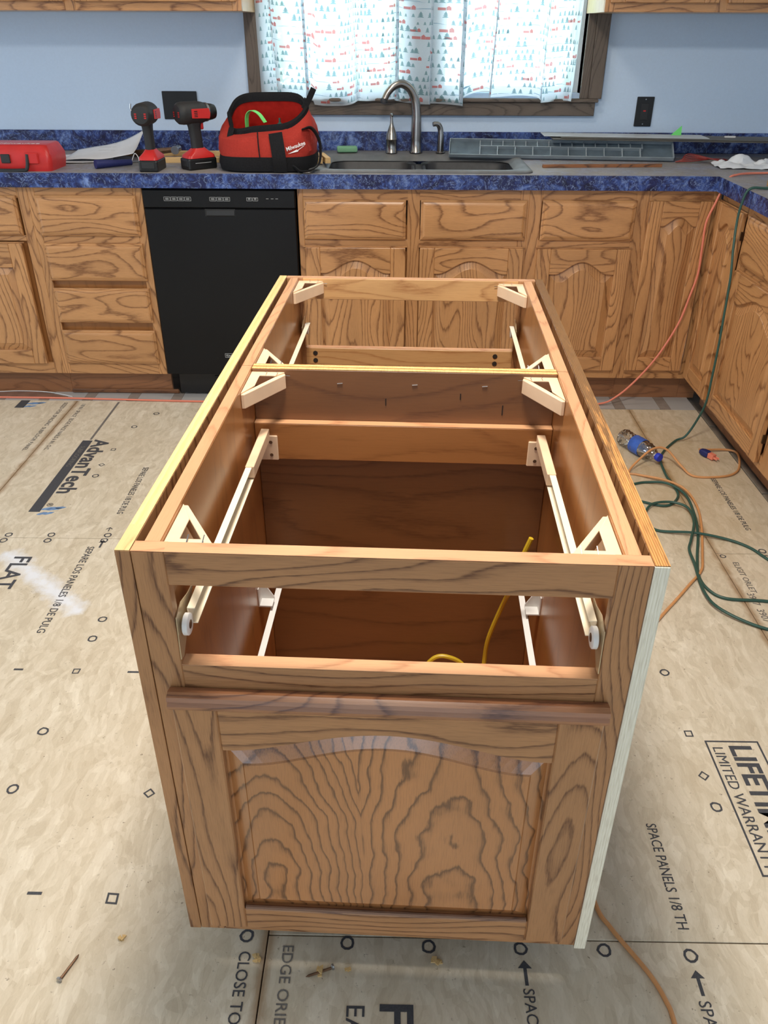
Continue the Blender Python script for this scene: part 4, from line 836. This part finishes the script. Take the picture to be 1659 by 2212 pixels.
# cabinet sides, dividers, bottoms
for x0, x1 in ((.030, .050), (.617, .637)):
    for y0, y1 in ((T+.004, .628), (.6285, 1.249)):
        a = bd('side_panel', pz, (x0, x1, y0, y1, IB, IZ-.0005)); part('sawn_edge', ry_, a, (x0+.0005, x1-.0005, y0+.0005, y1-.0005, IZ-.0005, IZ+.0006), bevel=0)
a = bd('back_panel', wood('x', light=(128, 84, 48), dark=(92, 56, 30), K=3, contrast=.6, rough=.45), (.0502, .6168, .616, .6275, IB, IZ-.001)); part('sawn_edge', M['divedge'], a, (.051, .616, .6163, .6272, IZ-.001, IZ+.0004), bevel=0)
a = bd('back_panel', px, (.0502, .6168, .6290, .6400, IB, IZ-.001)); part('sawn_edge', M['divedge'], a, (.051, .616, .6293, .6397, IZ-.001, IZ+.0004), bevel=0)
a = bd('hanging_rail', px, (.0505, .6165, .597, .6155, .690, .766), label='inner hanging rail across the back panel'); part('sawn_edge', rx, a, (.051, .616, .5973, .6152, .766, .7666), bevel=0)
bd('bottom_shelf', px, (.0505, .6165, .024, .6155, .115, .127)); bd('bottom_shelf', px, (.0505, .6165, .6405, 1.248, .115, .127))
part('toe_base', M['dark'], isl, (.04, .627, .09, 1.18, FZ, IB-.0005), bevel=0)
# back door of the far cabinet stays hidden; near door
dmats = (wood('x', **ISL), wood('z', **ISL), wood('z', light=(184, 124, 74), dark=(106, 66, 36), special='panel', rough=.28))
dr = door(isl, .044, .619, .138, .648, y=0, st=.060, tr=.056, br=.052, A=.040, sh=.03, mats=dmats, bev=.026, lip=False)
m = MB(); pf = [(-.001, .652), (-.014, .655), (-.022, .652), (-.024, .646), (-.021, .643), (-.0245, .638), (-.0235, .633), (-.0195, .628), (-.001, .628)]
m.prism(pf, .040, .623, 'x'); m.build('top_molding', wood('x', light=(164, 112, 76), dark=(100, 60, 42)), dr, smooth=False)
MB().tube([(.106, -.015, .1915), (.557, -.015, .1915)], .0035, sub=1).build('bead', wood('x', light=(120, 84, 62), dark=(80, 52, 38)), dr, smooth=True)
# drawer runners
def runner(s, y0, y1, z, far=False, top=True):
    X = lambda a: (.0665+a) if s < 0 else (.6005-a)
    def bx(a, b, q0, q1, r0, r1): x0_, x1_ = sorted((X(a), X(b))); return (x0_, x1_, q0, q1, r0, r1)
    g_ = part('drawer_runner', M['cream'], isl, bx(0, .0105, y0, y1, z+.010, z+.0115), bx(0, .0013, y0, y1, z-.012, z+.010), bx(0, .012, y0, y1, z-.0135, z-.012), bevel=0)
    return g_, bx
for s in (-1, 1):
    # near cabinet
    g_, bx = runner(s, .035, .575, .747)
    e = 1 if s < 0 else 1
    x0_ = .0605 if s < 0 else .6033
    m = MB(); m.prism([(.0, .700), (.012, .697), (.055, .735), (.075, .747), (.085, .762), (.060, .764), (.03, .772), (.004, .766)], x0_, x0_+.0012, 'x'); m.build('mounting_plate', M['metal_cream'], g_)
    cx = .0645 if s < 0 else .5925
    MB().lathe([(.0135, 0), (.015, .001), (.015, .007), (.0135, .008)], (cx, .022, .742), 'x', 24).build('roller', M['white'], g_, smooth=True)
    MB().lathe([(.006, -.0006), (.006, .0086)], (cx, .022, .742), 'x', 14).build('roller_hub', M['rust'], g_, smooth=True)
    part('socket_plate', M['plastic'], isl, ((.0595, .094, .592, .5965, .690, .742) if s < 0 else (.573, .6075, .592, .5965, .690, .742)), bevel=.0015)
    for z in (.702, .729): MB().lathe([(.0035, 0), (.0028, .0015)], ((.081 if s < 0 else .588), .5905, z), 'y', 10).build('screw', M['rust'], isl)
    part('sleeve', M['plastic'], isl, bx(-.001, .0145, .43, .585, .738, .7605), bevel=.001)
    # lower runner of the near cabinet with its support block
    part('drawer_runner', M['white'], isl, bx(.006, .018, .03, .575, .394, .3955), bx(.006, .0075, .03, .575, .372, .394), bevel=0)
    xa = (.0505, .078) if s < 0 else (.589, .6165)
    xw = xa[0] if s < 0 else xa[1]; xo = xa[1] if s < 0 else xa[0]
    m = MB(); m.prism([(xw, .405), (xo, .405), (xo, .412), (xw+(xo-xw)*.25, .448), (xw, .450)], .52, .523); m.prism([(xw, .405), (xo, .405), (xo, .408), (xw, .408)], .495, .52); m.box(min(xw, xw+(xo-xw)*.08), max(xw, xw+(xo-xw)*.08), .495, .52, .408, .448); m.build('runner_support', M['white'], isl)
    # far cabinet runner
    part('drawer_runner', M['cream'], isl, bx(.0, .0105, .66, 1.235, .757, .7585), bx(0, .0013, .66, 1.235, .735, .757), bevel=0)
    m = MB(); m.prism([(1.195, .735), (1.248, .722), (1.248, .772), (1.215, .770), (1.205, .760), (1.19, .758)], x0_, x0_+.0012, 'x'); m.build('mounting_plate', M['metal_cream'], isl)
    MB().lathe([(.0135, 0), (.0135, .008)], (cx, 1.225, .745), 'x', 20).build('roller', M['white'], isl, smooth=True)
    # corner gussets, plastic
    for yc, dy in ((T+.0045, 1), (.6155, -1), (.6405, 1), (1.2485, -1)):
        xc = .0505 if s < 0 else .6165; dx = 1 if s < 0 else -1; z = IZ-.006
        m = MB(); A_ = (xc, yc+dy*.105); B_ = (xc+dx*.062, yc)
        m.prism([(xc, yc), (B_[0], yc), (xc+dx*.046, yc+dy*.018), (xc+dx*.018, yc+dy*.018), (xc+dx*.018, yc+dy*.066), A_], z-.003, z, 'z'); m.prism([B_, (B_[0]+dx*.002, B_[1]+dy*.007), (A_[0]+dx*.006, A_[1]), A_, (A_[0], A_[1]-dy*.006), (B_[0]-dx*.006, B_[1])], z-.030, z-.003, 'z')
        m.prism([(xc, yc), (xc, yc+dy*.10), (xc+dx*.003, yc+dy*.10), (xc+dx*.003, yc)], z-.026, z-.003, 'z'); m.prism([(xc, yc), (xc+dx*.06, yc), (xc+dx*.06, yc+dy*.003), (xc, yc+dy*.003)], z-.026, z-.003, 'z')
        o = m.build('corner_gusset', M['plastic'], isl, bevel=.0012, seg=2)
        st = MB()
        for q in range(2): st.tube([(xc+dx*(.030+.02*q), yc+dy*.004, z+.002), (xc+dx*(.030+.02*q), yc+dy*.018, z+.006)], .0007, n=5, sub=1)
        st.tube([(B_[0]+dx*.002, yc+dy*.003, z-.006), (B_[0]+dx*.010, yc+dy*.004, z-.006)], .0008, n=5, sub=1)
        st.build('staple', M['steel'], o)
for i, x in enumerate((.21, .35, .48, .57)): MB().tube([(x, .6150, .842), (x+.010, .6150, .843)], .0009, n=5, sub=1).build('staple', M['steel'], isl)
for x, z, l in ((.30, .80, .014), (.44, .815, .012), (.52, .785, .02)): MB().box(x, x+.002, .6150, .6158, z, z+l).build('stain_mark', M['dark'], isl)
# yellow cable inside
MB().tube([(.30, .55, .135), (.379, .575, .175), (.415, .585, .208), (.446, .585, .210), (.478, .585, .189), (.50, .57, .15), (.515, .56, .15), (.524, .585, .192), (.529, .585, .267), (.552, .575, .369), (.562, .54, .44), (.558, .50, .500), (.571, .50, .545), (.583, .50, .585)], .0050, sub=8).build('yellow_cable', M['yellow'], smooth=True, label='yellow electrical cable rising inside the near island cabinet', category='cable').matrix_world = Matrix.Translation((.668, -2.5435, 0)) @ Matrix.Rotation(-.0316, 4, 'Z')
